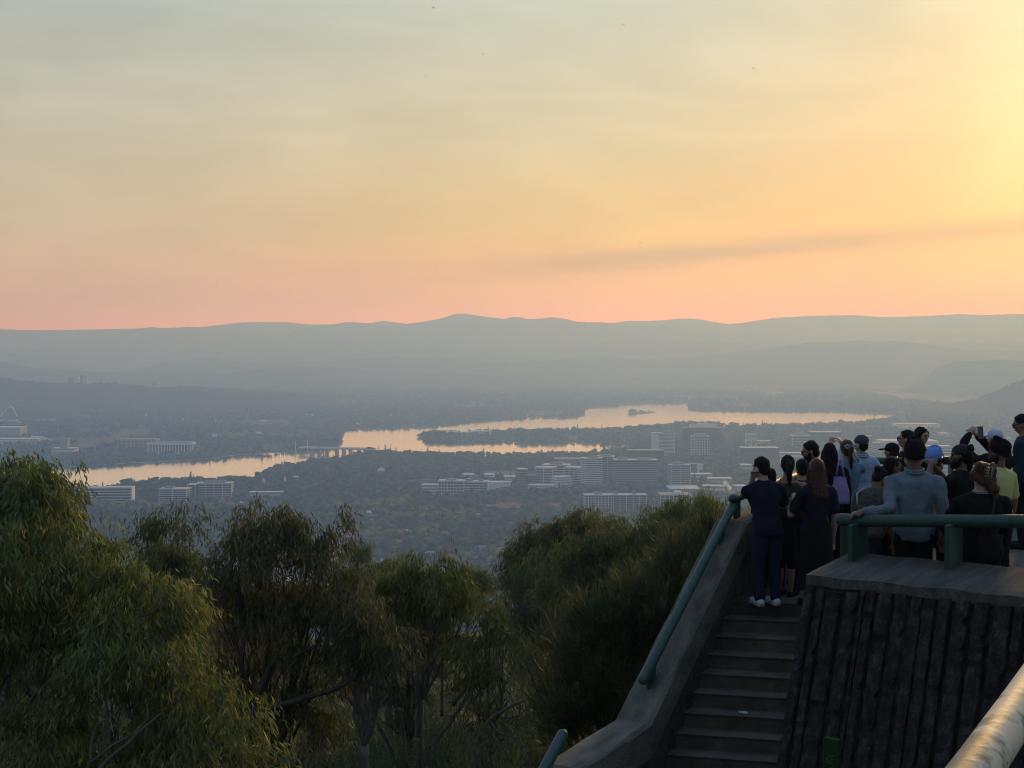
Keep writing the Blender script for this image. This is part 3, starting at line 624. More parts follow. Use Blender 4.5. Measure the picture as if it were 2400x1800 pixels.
NL += gum('round-headed gum tree with a long bare limb reaching sideways low down', (620, 0), 23.0,
    [(610, 1255, 88, 90, 0, 1.15, .10), (560, 1330, 80, 90, -.3, 1.1, .02), (660, 1300, 84, 95, .2, 1.1, .05), (745, 1262, 62, 84, 0, 1.05, .06), (745, 1350, 60, 80, -.3, 1.1, .04), (640, 1400, 120, 80, .2, 1.2, -.06), (540, 1390, 70, 80, .1, 1.0, -.04), (760, 1430, 70, 80, .1, 1.0, .0),
     (520, 1420, 60, 80, .3, .7, -.1), (700, 1520, 120, 80, -.4, .6, -.1), (560, 1560, 100, 90, .2, .55, -.1), (650, 1650, 120, 90, -.2, .5, -.1), (760, 1700, 90, 90, .2, .5, -.1), (730, 1610, 100, 60, .4, .5, -.1)], 'brown', twig=14, bark=M_BARKD, trunk_r=.15, density=1.05,
    stems=[[(615, 1810, -.4, .075), (622, 1740, -.4, .07), (628, 1660, -.4, .06)], [(585, 1690, -.6, .07), (610, 1620, -.6, .06), (635, 1560, -.6, .05), (655, 1535, -.6, .03)],
           [(580, 1682, -.7, .06), (640, 1660, -.8, .055), (700, 1640, -.9, .05), (760, 1625, -1.0, .042), (810, 1605, -1.0, .03), (850, 1580, -1.0, .02)], [(680, 1545, -.7, .03), (715, 1525, -.7, .024), (745, 1510, -.7, .015)],
           [(570, 1430, 0, .03), (578, 1370, 0, .025)], [(620, 1460, 0, .035), (600, 1420, 0, .025), (590, 1400, 0, .018)], [(618, 1440, 0, .03), (612, 1380, 0, .024)], [(562, 1690, .1, .05), (566, 1600, .1, .04), (572, 1500, .1, .035), (578, 1430, .1, .03)]])
NL += gum('bronze gum tree with hanging leaves beside the round-headed one', (850, 0), 22.0,
    [(835, 1400, 60, 70, .3, 1.0, .05), (870, 1470, 70, 90, 0, 1.1, .06), (800, 1460, 60, 80, 0, 1.0, .02), (890, 1560, 70, 90, -.2, 1.1, .08), (930, 1520, 45, 70, .2, 1.0, .02), (830, 1580, 80, 80, .4, .7, -.1)], 'brown', twig=15, trunk_r=.12)
NL += gum('bright green gum tree with a flat leafy head above pale stems', (985, 0), 25.0,
    [(1000, 1330, 55, 48, 0, 1.2, .06), (1055, 1340, 55, 45, .2, 1.1, -.05), (960, 1375, 80, 45, -.2, 1.25, .22), (1030, 1385, 80, 50, -.3, 1.2, .12), (910, 1370, 40, 35, -.1, 1.1, .3), (990, 1430, 100, 45, 0, 1.0, -.05), (1090, 1430, 50, 50, .2, .8, .0), (1000, 1500, 90, 50, .3, .35, -.1)], 'fresh', twig=15, trunk_r=.10,
    stems=[[(985, 1815, -.3, .06), (982, 1700, -.3, .055), (980, 1610, -.3, .045), (990, 1580, -.3, .035), (1030, 1530, -.3, .028), (1060, 1490, -.3, .02)], [(980, 1612, -.3, .035), (960, 1575, -.3, .028), (945, 1540, -.3, .02)],
           [(955, 1810, -.4, .055), (945, 1720, -.4, .045), (935, 1660, -.4, .03)], [(935, 1800, -.6, .05), (905, 1730, -.6, .04), (880, 1690, -.6, .028), (860, 1660, -.6, .018)],
           [(1000, 1760, 0, .04), (1060, 1690, 0, .035), (1090, 1640, 0, .028), (1120, 1600, 0, .018)], [(1035, 1680, .3, .03), (1037, 1600, .3, .028), (1036, 1530, .3, .02)]])
NL += gum('thin open gum tree low between the bright green one and the dark bushes', (1150, 0), 24.0,
    [(1140, 1420, 45, 50, 0, .9, .02), (1180, 1480, 60, 60, .2, .9, -.02), (1110, 1510, 60, 60, 0, .8, -.05), (1180, 1570, 70, 70, -.2, .8, .0), (1110, 1620, 70, 60, .2, .6, -.05), (1200, 1660, 80, 60, .2, .55, -.05)], 'fresh', twig=13, trunk_r=.08,
    stems=[[(1120, 1750, -.6, .05), (1145, 1690, -.6, .04), (1185, 1660, -.6, .03), (1230, 1640, -.6, .02)], [(1145, 1690, -.6, .03), (1170, 1720, -.6, .02), (1220, 1730, -.6, .012)], [(1060, 1655, -.2, .04), (1100, 1600, -.2, .03), (1140, 1565, -.2, .018)]])
NL += gum('small sparse gum crown on an arching branch above the dry slope', (1275, 0), 33.0,
    [(1225, 1365, 38, 38, 0, .9, .0), (1260, 1340, 35, 30, .2, .9, .02), (1215, 1410, 25, 25, 0, .7, -.05)], 'dark', twig=12, trunk_r=.07,
    stems=[[(1310, 1470, 0, .05), (1280, 1425, 0, .035), (1255, 1405, 0, .025), (1225, 1395, 0, .015)], [(1295, 1440, 0, .04), (1250, 1420, 0, .03), (1215, 1425, 0, .022), (1205, 1450, 0, .015)]])
NL += gum('wide grey-green gum tree rising to the handrail, dead twigs showing through', (1480, 0), 29.0,
    [(1345, 1310, 60, 60, 0, 1.0, .03), (1400, 1300, 60, 60, .3, 1.0, .05), (1460, 1270, 60, 60, 0, 1.1, .12), (1520, 1260, 60, 60, .3, 1.1, .1), (1380, 1380, 80, 70, -.2, 1.0, -.02), (1470, 1360, 90, 70, .2, 1.0, -.04), (1560, 1330, 80, 80, 0, 1.0, .0), (1310, 1380, 35, 60, .3, .8, -.05), (1420, 1470, 120, 70, .3, .8, -.1)], 'dark', twig=14, trunk_r=.16,
    stems=[[(1560, 1420, -.3, .04), (1570, 1340, -.3, .03), (1572, 1270, -.3, .02)], [(1480, 1400, -.5, .03), (1500, 1330, -.5, .022), (1515, 1290, -.5, .015)]])
NL += gum('leafy gum crown against the city just beyond the top of the handrail', (1660, 0), 34.0,
    [(1620, 1205, 60, 55, 0, 1.1, .08), (1665, 1195, 50, 45, .3, 1.1, .06), (1560, 1225, 60, 50, .2, 1.0, .02), (1690, 1235, 45, 60, 0, 1.0, .0), (1610, 1270, 90, 60, .3, 1.0, -.04), (1545, 1290, 60, 60, .2, .9, -.05), (1700, 1300, 60, 60, .2, 1.0, -.02)], 'olive', twig=14, trunk_r=.15)
NL += gum('dense dark casuarina with fine upright needles against the parapet', (1460, 0), 20.0,
    [(1470, 1500, 110, 140, 0, 1.2, .10), (1560, 1440, 90, 120, .3, 1.2, .14), (1630, 1380, 70, 120, .5, 1.1, .16), (1390, 1560, 100, 130, -.2, 1.1, .02), (1480, 1640, 110, 130, -.4, 1.2, .02), (1350, 1690, 110, 120, -.2, 1.1, -.04), (1430, 1760, 120, 110, -.4, 1.1, -.06), (1280, 1620, 60, 90, .3, .7, -.06), (1560, 1560, 80, 110, 0, 1.1, .05), (1690, 1300, 40, 80, .8, 1.0, .16)], 'needle', bark=M_BARKD, twig=20, leaf=(.25, .019), needle=True, trunk_r=.12, density=1.0)
NL += gum('low scrubby gum sapling at the foot of the slope under the pale stems', (1030, 0), 21.0,
    [(1000, 1790, 70, 60, 0, .6, .0), (1090, 1800, 80, 70, .2, .5, .0), (1230, 1790, 80, 70, .3, .6, -.05), (900, 1810, 80, 60, .3, .5, -.05), (720, 1810, 90, 70, .3, .5, -.05), (1130, 1720, 50, 50, .5, .4, .05)], 'dark', twig=12, trunk_r=.05)

def copy_gum(src, x, y, rz, sc, label, group):
    r = src.copy(); COL.objects.link(r); r.location = (x, y, float(ground_z(x, y)) - .2); r.rotation_euler = (0, 0, rz); r.scale = (sc, sc, sc)
    r['label'] = label; r['group'] = group
    for ch in src.children:
        c = ch.copy(); COL.objects.link(c); c.parent = r
GUMS = [o for o in COL.objects if o.name.startswith('gum_tree') and o.parent is None]
cr_ = random.Random(3)
GL_ = {'olive_gum_leaves': ('olive-leaved gum tree further down the bush slope', 'olive gums down the slope'), 'dark_gum_leaves': ('dark-leaved gum tree further down the bush slope', 'dark gums down the slope'),
       'fresh_green_gum_leaves': ('green-leaved gum tree further down the bush slope', 'green gums down the slope'), 'bronze_gum_leaves': ('bronze-leaved gum tree further down the bush slope', 'bronze gums down the slope')}
for i in range(80):
    d = 30 + 95 * cr_.random() ** 1.3; x = cr_.uniform(-.40, .13) * d
    copy_gum(GUMS[(2, 3, 4, 5, 6, 8, 9)[i % 7]], x, d, cr_.uniform(0, 6.28), cr_.uniform(.75, 1.15), *GL_[[c for c in GUMS[(2, 3, 4, 5, 6, 8, 9)[i % 7]].children if c.name.startswith('crown')][0].data.materials[0].name])

def build_undergrowth():
    """low scrub and tussocks that cover the slope under the gums"""
    nC = 2600; d = 13 + 95 * RNG.random(nC) ** 1.5; x = RNG.uniform(-.44, .16, nC) * d; keep = x < np.minimum(.2 + (d - 13) * .42, 20); keep &= ~((d < 24) & (x > 1.0 + (d - 13) * .4)); x, d = x[keep], d[keep]
    B = []; D = []; tn = []; ln = []; wd = []
    for cx, cy in zip(x, d):
        n = int(60 * (1.4 if cy < 40 else .8)); r = random.uniform(.35, .95); v = sph(n); v[:, 2] = np.abs(v[:, 2]); rr = RNG.random((n, 1)) ** .4
        p = np.array([cx, cy, 0]) + v * rr * np.array([r, r, r * random.uniform(.6, 1.5)]); p[:, 2] += ground_z(p[:, 0], p[:, 1]) - .1
        B.append(p); D.append(v * .7 + np.array([0, 0, .5]) + RNG.normal(size=(n, 3)) * .5); ln.append(RNG.uniform(.08, .26, n) * (1 + cy / 90)); wd.append(RNG.uniform(.014, .03, n) * (1 + cy / 60)); tn.append(np.clip(random.uniform(.05, .7) + RNG.normal(0, .12, n), 0, 1))
    B = np.concatenate(B); n = len(B)
    tag(leaves('undergrowth', B, np.concatenate(D), RNG.normal(size=(n, 3)), np.concatenate(ln), np.concatenate(wd), RNG.uniform(-.1, .1, n), LEAVES['dark'], np.concatenate(tn)), kind='stuff')
build_undergrowth()

# ------------------------------------------------------------------ city buildings
GL = mat('dark_window_glass', (.018, .024, .032), (.035, .044, .055), scale=.05, rough=.18, spec=.6)
GLT = mat('teal_window_glass', (.03, .06, .075), (.05, .085, .10), scale=.05, rough=.2, spec=.6)
WHT = mat('white_render', (.70, .71, .70), (.80, .80, .78), scale=.12, rough=.8)
PALE = mat('pale_grey_panel', (.42, .44, .45), (.52, .53, .54), scale=.12, rough=.8)
CRM = mat('cream_stone', (.40, .38, .34), (.52, .50, .45), scale=.12, rough=.85)
GRY = mat('grey_panel', (.20, .21, .22), (.28, .29, .30), scale=.12, rough=.8)
DRK = mat('charcoal_panel', (.045, .045, .050), (.075, .075, .08), scale=.12, rough=.7)
BRN = mat('brown_brick_wall', (.13, .085, .065), (.19, .13, .10), scale=.3, rough=.9)
ROOFW = mat('pale_metal_roof', (.52, .54, .55), (.68, .69, .69), scale=.08, rough=.85)
ROOFG = mat('grey_flat_roof', (.22, .23, .24), (.33, .34, .35), scale=.08, rough=.8)
TILE = mat('terracotta_roof_tile', (.24, .10, .065), (.36, .17, .11), scale=.5, rough=.85)
BUILT = []                                                         # footprints kept free of trees
def building(label, x0, x1, yt, yb, depth=22.0, yaw=0.0, floors=6, wall=GL, band=WHT, roof=ROOFW, fins=0, fin=None, bandh=.42, plant=(), ends=0, sink=6.0, cat='building', name='building', over=.6, base_floor=True, podium=None):
    c = G((x0 + x1) / 2, yb); d = c.y; w = (x1 - x0) / F * d / max(.5, math.cos(yaw)); h = (yb - yt) / F * d
    t = empty(name, (c.x, c.y + depth / 2, VZ), yaw); tag(t, label, cat)
    cube('wall', (0, 0, h / 2 - sink / 2), (w, depth, h + sink), wall, t)
    fh = h / floors
    if band is WHT: band = (WHT, PALE, CRM, PALE)[len(BUILT) % 4]
    if band is not None:
        for k in range(floors + (0 if base_floor else -1)):
            cube('floor_band', (0, 0, h - fh * (k + .0) - fh * bandh / 2 - .1), (w + over * 2, depth + over * 2, fh * bandh), band, t)
    for k in range(fins):
        xx = -w / 2 + w * (k + (0 if fins == 1 else .0)) / max(1, fins - 1)
        cube('fin', (xx, -depth / 2 - over - .25, h / 2 - sink / 2 - .2), (max(.7, w * .012), .9, h + sink - .4), fin or band, t)
    for s_ in ((-1, 1) if ends else ()):
        cube('end_wall', (s_ * (w / 2 + over - .2), 0, h / 2 - sink / 2 + .1), (ends, depth + over * 2 + 1.0, h + sink + .3), fin or band or wall, t)
    cube('roof', (0, 0, h + .35), (w + over * 2 + .8, depth + over * 2 + .8, .7), roof, t)
    for (px_, pw, ph) in plant:
        o = cube('plant_room', (px_ * w, 0, h + .7 + ph / 2), (pw * w, depth * .5, ph), GRY if roof is not ROOFG else WHT, t)
    if podium: cube('podium', (0, -4, podium[1] / 2 - sink / 2), (w * podium[0], depth + 14, podium[1] + sink), CRM, t)
    BUILT.append((c.x, c.y + depth / 2, w / 2 + 6, depth / 2 + 9)); return t, w, h
b = building
b('tall slatted white apartment tower left of the dark curved office block', 1366, 1408, 1074, 1140, 24, R(18), 15, GL, WHT, ROOFW, 0, bandh=.45, plant=[(.1, .5, 3)])
b('set-back apartment block with balconies behind the slatted white tower', 1400, 1440, 1070, 1128, 24, R(-10), 14, GL, GRY, ROOFW, 4, WHT, plant=[(0, .6, 3)])
b('dark roofed office block with a pale fascia behind the curved glass block', 1440, 1540, 1078, 1135, 30, 0, 11, DRK, GRY, ROOFW, 0, plant=[(-.3, .22, 4), (.2, .3, 3)])
b('low windowless charcoal theatre block with a broad flat roof', 1472, 1556, 1056, 1095, 40, 0, 3, DRK, None, ROOFG, 0)
b('white hotel tower with close horizontal sun shades', 1546, 1581, 1015, 1070, 20, R(-6), 17, GL, WHT, ROOFW, 2, WHT, bandh=.5, plant=[(.1, .75, 6)], ends=1.6)
b('blank white end wing joined to the shaded hotel tower', 1527, 1546, 1015, 1070, 18, R(-6), 1, WHT, None, ROOFW, 0)
b('wide dark office block with two pale rooftop huts behind a white grid tower', 1602, 1690, 1003, 1052, 34, 0, 12, DRK, DRK, ROOFG, 0, plant=[(-.22, .2, 7), (.3, .22, 7), (.04, .3, 10)])
b('white office tower with a regular grid of windows', 1620, 1662, 1022, 1068, 22, 0, 12, GL, WHT, ROOFW, 12, WHT, bandh=.35, plant=[(0, .75, 6)])
b('narrow white residential tower with open balcony grid', 1749, 1773, 1018, 1052, 18, 0, 12, GRY, WHT, ROOFW, 5, WHT)
b('long dark office slab with a thin white roof edge', 1738, 1826, 1050, 1090, 40, 0, 7, DRK, None, ROOFW, 0)
b('teal glass office tower with thick white floor bands', 1570, 1616, 1090, 1152, 26, R(8), 14, GLT, WHT, ROOFW, 3, WHT, bandh=.42, plant=[(0, .6, 4)])
b('dark plain annex beside the teal banded tower', 1617, 1633, 1088, 1116, 24, 0, 5, DRK, None, ROOFG)
b('small blank white block beside the dark annex', 1633, 1648, 1089, 1110, 16, 0, 2, WHT, None, ROOFW)
b('white framed apartment block with a deep square grid', 1370, 1433, 1160, 1204, 20, R(4), 8, GL, WHT, ROOFW, 9, WHT, bandh=.30, plant=[(0, .3, 3)])
b('charcoal apartment block with white balcony stripes joined to the framed one', 1436, 1514, 1160, 1204, 20, R(4), 9, DRK, GRY, ROOFW, 6, WHT, bandh=.25, plant=[(-.4, .1, 4), (.15, .08, 4)])
b('flat roofed shopping block half hidden by the leafy crown', 1548, 1620, 1160, 1186, 40, 0, 4, GL, GRY, ROOFG, 8, WHT, plant=[(.1, .2, 4)])
b('wide pale roofed hall in front of the teal banded tower', 1570, 1640, 1146, 1166, 60, 0, 2, GRY, None, ROOFW)
b('small two-storey white office at the left end of a low white row', 990, 1027, 1137, 1160, 24, R(-8), 3, WHT, GRY, ROOFW)
b('white apartment terrace with vertical fins in the low white row', 1029, 1087, 1127, 1162, 26, R(-5), 5, GL, WHT, ROOFW, 9, WHT, plant=[(0, .4, 3)])
b('white apartment terrace with stepped roof in the low white row', 1089, 1144, 1129, 1158, 26, R(-3), 5, GL, WHT, ROOFW, 7, WHT, plant=[(-.3, .3, 4), (.2, .2, 3)])
b('low long pale roofed hall at the right end of the low white row', 1145, 1198, 1131, 1148, 30, 0, 2, WHT, None, ROOFW)
b('grey seven-storey office at the left of the white campus', 1213, 1232, 1100, 1140, 30, R(14), 7, DRK, GRY, ROOFW)
b('brown window-grid office block standing forward in the white campus', 1231, 1256, 1114, 1140, 22, 0, 5, GL, BRN, ROOFG, 7, BRN)
b('stepped white office wing with broad window bands in the campus', 1258, 1300, 1096, 1138, 30, R(-16), 7, GL, WHT, ROOFW, 3, WHT)
b('domed-roof white office wing at the back of the campus', 1275, 1335, 1090, 1130, 34, R(-10), 7, GL, CRM, ROOFW, 0, plant=[(0, .5, 4)])
b('white corner office block with striped flank right of the campus', 1330, 1364, 1096, 1136, 34, R(-22), 7, GL, WHT, ROOFW, 4, WHT)
b('white low wing with tilted roof in front of the campus', 1240, 1300, 1138, 1152, 26, R(-10), 2, WHT, GRY, ROOFW)
b('white wedge-shaped wing with a ribbon window in front of the campus', 1298, 1334, 1118, 1148, 24, R(22), 5, WHT, GRY, ROOFW, 3, WHT)
b('distant long grey roof behind the campus', 1300, 1366, 1076, 1096, 40, 0, 3, GRY, None, ROOFG)
b('long white office with a raking end frame by the lake', 192, 306, 1143, 1182, 24, R(4), 6, GL, WHT, ROOFW, 2, WHT, bandh=.4, ends=2.2)
b('small white pavilion at the left end of the raking-end office', 172, 192, 1142, 1176, 24, R(4), 4, WHT, GRY, ROOFW)
b('light office block with close white stripes left of the dark striped office', 374, 440, 1146, 1184, 26, R(-6), 8, GL, WHT, ROOFW, 3, WHT, bandh=.4, plant=[(-.2, .3, 3)])
b('dark end block between two striped offices', 440, 458, 1136, 1176, 24, 0, 6, DRK, None, ROOFW, 2, WHT)
b('dark office with long white window stripes near the lake shore', 460, 541, 1133, 1172, 28, R(4), 7, DRK, WHT, ROOFW, 5, WHT, bandh=.36, plant=[(0, .6, 4)])
b('long low cream building beside the parkway', 584, 660, 1154, 1170, 18, R(3), 2, CRM, GRY, ROOFW)
b('cream classical building with a square upper storey above the south shore', 121, 174, 1051, 1068, 40, 0, 2, WHT, GRY, ROOFW, 9, WHT, plant=[(-.02, .33, 24)])
b('long low white heritage parliament with flat roof', -20, 86, 1029, 1046, 50, 0, 3, WHT, GRY, ROOFW, 14, WHT)
b('long brown office behind the colonnaded library', 276, 366, 1030, 1052, 40, 0, 3, BRN, GRY, ROOFG, 10, CRM)
b('pale green-grey office below the parliament hill', -10, 47, 1002, 1026, 60, 0, 4, GRY, CRM, ROOFW, 0)
b('white slab tower at the water edge far right', 2109, 2120, 966, 990, 22, 0, 12, GRY, WHT, ROOFW, 3, WHT)
b('dark flat-topped office with white roof line behind the capped man', 1901, 1972, 1013, 1050, 40, 0, 6, DRK, None, ROOFW)
b('slim office with a bright corner frame behind the bearded man', 1857, 1899, 1021, 1052, 30, 0, 5, DRK, GRY, ROOFW, 2, WHT, plant=[(0, .5, 6)])
b('white striped tower beside the flat grey cap', 2031, 2045, 1022, 1066, 22, 0, 11, GL, WHT, ROOFW, 0, bandh=.5)
b('cluster of white banded offices right of the striped tower', 2046, 2066, 1038, 1066, 26, 0, 6, GL, WHT, ROOFW)
b('long pale shopping centre roof behind the turbans', 2070, 2200, 1034, 1056, 80, 0, 2, GRY, WHT, ROOFW, plant=[(.2, .2, 5)])
b('white banded office behind the bandana man', 2180, 2230, 1046, 1078, 40, 0, 5, GL, WHT, ROOFW)
b('grey striped car park deck under the front handrail', 2200, 2260, 1084, 1124, 50, 0, 5, DRK, GRY, ROOFG)
b('bright roofed hospital wing on the far right slope', 2206, 2226, 1016, 1028, 40, 0, 3, WHT, GRY, ROOFW)
b('long low white roofs on the far right flat', 2100, 2200, 994, 1004, 60, 0, 1, WHT, None, ROOFW)
for i, (x0, x1, yt, yb, lab) in enumerate([(1755, 1805, 1034, 1046, 'pale low hall right of the balcony tower'), (1830, 1890, 1062, 1080, 'grey university block with a slanted white roof'), (1660, 1716, 1122, 1140, 'pale flat-roofed mall wing left of the glowing arcade'), (1610, 1668, 1112, 1128, 'cream car park with a lit red shop sign'), (1724, 1752, 1140, 1160, 'white gabled mall wing right of the glowing arcade'),
        (1650, 1700, 1140, 1158, 'white low mall roof in front of the flat wing'), (1738, 1762, 1090, 1110, 'small pale blue-roofed kiosk building left of the navy-shirted man'), (1180, 1215, 1118, 1130, 'round pale grandstand roof beside the oval'), (1085, 1110, 1113, 1124, 'white gabled hall left of the oval'), (1136, 1158, 1113, 1124, 'white twin-gabled hall right of the trees')]):
    b(lab, x0, x1, yt, yb, 30, R((i * 37) % 30 - 15), 2, WHT if i % 2 else CRM, GRY, ROOFW)
for i, (x, yt, yb, w) in enumerate([(182, 881, 899, 8), (192, 879, 899, 8), (203, 884, 899, 5), (240, 889, 899, 8), (373, 893, 906, 3.5), (362, 893, 906, 8), (167, 884, 899, 10)]):
    c = P(x, yb, 6700 + 40 * i); h = (yb - yt) / F * 6700; ww = w / F * 6700; t = empty('tower_block', c); tag(t, ['pale far town-centre tower above the wooded ridge, tallest of its cluster', 'grey far town-centre tower above the wooded ridge, in the tall cluster', 'slim white far tower at the right of the tall cluster', 'low pale far tower right of the tall cluster', 'thin bright far tower standing alone on the wooded ridge', 'wide dull far block beside the thin bright tower', 'wide dull far block left of the tall cluster'][i], 'tower')
    mm = WHT if i in (0, 2, 4) else (CRM if i == 3 else GRY)
    cube('wall', (0, 0, h / 2 - 15), (ww, 20, h + 30), mm, t); cube('roof', (0, 0, h + 1), (ww + 1, 21, 2), ROOFG, t)
    for k in range(4): cube('floor_band', (0, 0, h * (k + .5) / 4), (ww + 1, 21, h * .08), GL, t)

b('long pale low museum hall on the wooded peninsula', 1046, 1110, 1013, 1022, 30, 0, 1, WHT, None, ROOFW, sink=2)
b('grey museum wing with a sweeping roof on the wooded peninsula', 1112, 1152, 1010, 1021, 30, 0, 2, GRY, WHT, ROOFW, sink=2)
# colonnaded library
c = G(399, 1064); d = c.y; k = d / F; lb = empty('library', (c.x, c.y, VZ), R(5)); tag(lb, 'white marble library ringed by tall square columns above the lake', 'library')
W_ = 108 * k; H_ = 25 * k
cube('hall', (0, 20, H_ * .5 - 2), (W_ * .92, 34, H_ * .9 + 4), mat('library_inner_wall', (.14, .15, .16), (.20, .21, .22), scale=.1), lb)
cube('roof', (0, 20, H_ * .94), (W_, 46, H_ * .12), WHT, lb); cube('roof_band', (0, 20, H_ * 1.04), (W_ * .9, 36, H_ * .08), ROOFG, lb)
cube('podium', (0, 20, -1), (W_ * 1.06, 52, 5), CRM, lb)
for i in range(17): cube('column', (-W_ / 2 + 1 + (W_ - 2) * i / 16, -2, H_ * .44), (1.7, 1.7, H_ * .9), WHT, lb)
for i in range(5): cube('column', (-W_ / 2 + 1, 5 + 9 * i, H_ * .44), (1.7, 1.7, H_ * .9), WHT, lb)
BUILT.append((c.x, c.y + 10, W_ / 2 + 8, 45))
# parliament with its four-legged flag mast
c = G(20, 990); d = c.y; k = d / F; pm = empty('parliament_house', (c.x, c.y, VZ)); tag(pm, 'hilltop parliament with four-legged steel flag mast and white portico', 'parliament')
def PX(px, py): v = P(px, py, d); return Vector((v.x - c.x, v.y - c.y, v.z - VZ))
hill = Soup(); rr = []
for i, (r_, zf) in enumerate([(1.0, -2.), (.85, .35), (.6, .75), (.4, .95), (.05, 1.0)]):
    rr.append([(150 * k * r_ * math.cos(a) * 1.3 + 0, 90 + 110 * r_ * math.sin(a), 38 * k * zf if zf > 0 else -4) for a in np.linspace(0, 2 * math.pi, 28, endpoint=False)])
hill.loft(rr).obj('grass_mound', mat('mown_lawn', (.075, .085, .04), (.11, .115, .055), scale=.05), pm, True)
apex = PX(19, 953); legs = [PX(1, 977), PX(40, 977), PX(1, 977) + Vector((8, 60, 0)), PX(40, 977) + Vector((-8, 60, 0))]; apex.y += 30
for l in legs: Soup().tube([l, l.lerp(apex, .5) + Vector((0, 0, 6)), apex], [2.4, 2.2, 1.6], 8).obj('mast_leg', WHT, pm)
Soup().tube([apex, apex + Vector((0, 0, 20 * k))], [1.3, .7], 8).obj('flagpole', ROOFW, pm)
fl = apex + Vector((0, 0, 17 * k)); mesh_fl = mesh('flag', [fl, fl + Vector((9, 0, -1)), fl + Vector((9, 0, -6)), fl + Vector((0, 0, -5))], [(0, 1, 2, 3)], mat('flag_blue', (.03, .05, .16))); link('flag', mesh_fl, pm)
for (a0_, b0_, a1_, b1_, nm, m_) in [(-30, 983, 46, 989, 'roof_terrace', WHT), (-30, 991, 48, 999, 'portico_wall', GRY)]:
    A, B_ = PX(a0_, b0_), PX(a1_, b1_); cube(nm, ((A.x + B_.x) / 2, -6, (A.z + B_.z) / 2), (B_.x - A.x, 14, A.z - B_.z), m_, pm)
for i in range(16):
    A = PX(-20 + 4.3 * i, 991); B_ = PX(-20 + 4.3 * i, 999); cube('column', (A.x, -15, (A.z + B_.z) / 2), (1.8, 1.8, A.z - B_.z), WHT, pm)
A, B_, C_ = PX(40, 984), PX(83, 1000), PX(76, 1000)
Soup().add([A + Vector((0, -16, 0)), B_ + Vector((0, -40, 0)), C_ + Vector((0, -40, -2)), A + Vector((0, -16, -10)), A + Vector((0, -10, 0)), B_ + Vector((0, -34, 0)), C_ + Vector((0, -34, -2)), A + Vector((0, -10, -10))], [(0, 1, 2, 3), (7, 6, 5, 4), (0, 4, 5, 1), (1, 5, 6, 2), (2, 6, 7, 3), (3, 7, 4, 0)]).obj('curved_wall', WHT, pm)
for (xa, ya, xb, yb) in [(40, 976, 66, 980), (85, 978, 128, 988), (133, 986, 168, 1002)]:
    A, B_ = PX(xa, ya), PX(xb, yb); cube('wing', ((A.x + B_.x) / 2, 10, (A.z + B_.z) / 2 - 6), (B_.x - A.x, 30, max(6, A.z - B_.z)), CRM, pm)
BUILT.append((c.x, c.y + 60, 150, 170))
# bridge over the lake, with flag masts
br = empty('bridge', (0, 0, VZ)); br.location = G(790, 1061); B0 = br.location.copy(); tag(br, 'low concrete road bridge on square piers across the lake narrows', 'bridge')
a_, b_ = G(700, 1062, VZ), G(878, 1066, VZ); a_.z = b_.z = VZ; kb = a_.y / F
def along(t, z): p = a_.lerp(b_, t); return Vector((p.x, p.y, VZ + z)) - B0
dirb = (b_ - a_).normalized(); az = math.atan2(dirb.y, dirb.x); Lb = (b_ - a_).length
o = cube('deck', along(.5, 13.2), (Lb, 13, 2.2), CRM, br, az); o = cube('deck', along(.5, 13.0) + Vector((0, 26, 0)), (Lb, 13, 2.2), CRM, br, az)
for s_ in (-7, 33):
    cube('parapet_rail', along(.5, 15.0) + Vector((0, s_, 0)), (Lb, .5, 1.4), WHT, br, az)
for t_ in (.17, .27, .37, .5, .59, .68, .79, .87):
    for dy in (0, 26): cube('pier', along(t_, 5.5) + Vector((0, dy, 0)), (4.5, 9, 14), GRY, br, az)
for (px_, y0, y1) in ((693, 1033, 1049), (721, 1032, 1049), (888, 1043, 1056), (916, 1041, 1056)):
    g = G(px_, 1062); hh = (1062 - y0) / F * g.y; o = empty('flag_mast', (g.x, g.y, VZ))
    tag(o, 'slender mast at the %s end of the lake bridge' % ('wooded far' if px_ < 800 else 'city'), 'mast', 'masts at the %s bridge end' % ('far' if px_ < 800 else 'city'))
    Soup().tube([(0, 0, 0), (0, 0, hh * .5), (0, 0, hh)], [1.3, 1.0, .7], 8).obj('pole', WHT if px_ < 800 else DRK, o); cube('base', (0, 0, 1.5), (5, 5, 5), CRM, o)
# arcade; the evening glow of its glass roof is painted as orange base colour
c = G(1716, 1162); k = c.y / F; ar = empty('shopping_arcade', (c.x, c.y, VZ)); tag(ar, 'narrow shopping arcade with a bright gabled glass roof', 'arcade')
w_ = 13 * k; h_ = 20 * k
cube('wall', (0, 18, h_ * .3 - 2), (w_, 40, h_ * .6 + 4), CRM, ar)
Soup().add([(-w_ / 2, -3, h_ * .6), (w_ / 2, -3, h_ * .6), (0, -3, h_ * .95), (-w_ / 2, 90, h_ * .6 + 6), (w_ / 2, 90, h_ * .6 + 6), (0, 90, h_ * .95 + 6)], [(0, 1, 2), (5, 4, 3), (0, 2, 5, 3), (1, 4, 5, 2)]).obj('glass_roof', mat('painted_glow_glass_roof', (.60, .36, .20), (.72, .46, .28), scale=.2, rough=.22, spec=.8), ar)
for i in range(4): cube('rib', (0, -3.2, h_ * (.15 + .13 * i)), (w_ + .4, .5, .5), WHT, ar)
BUILT.append((c.x, c.y + 40, 14, 60))
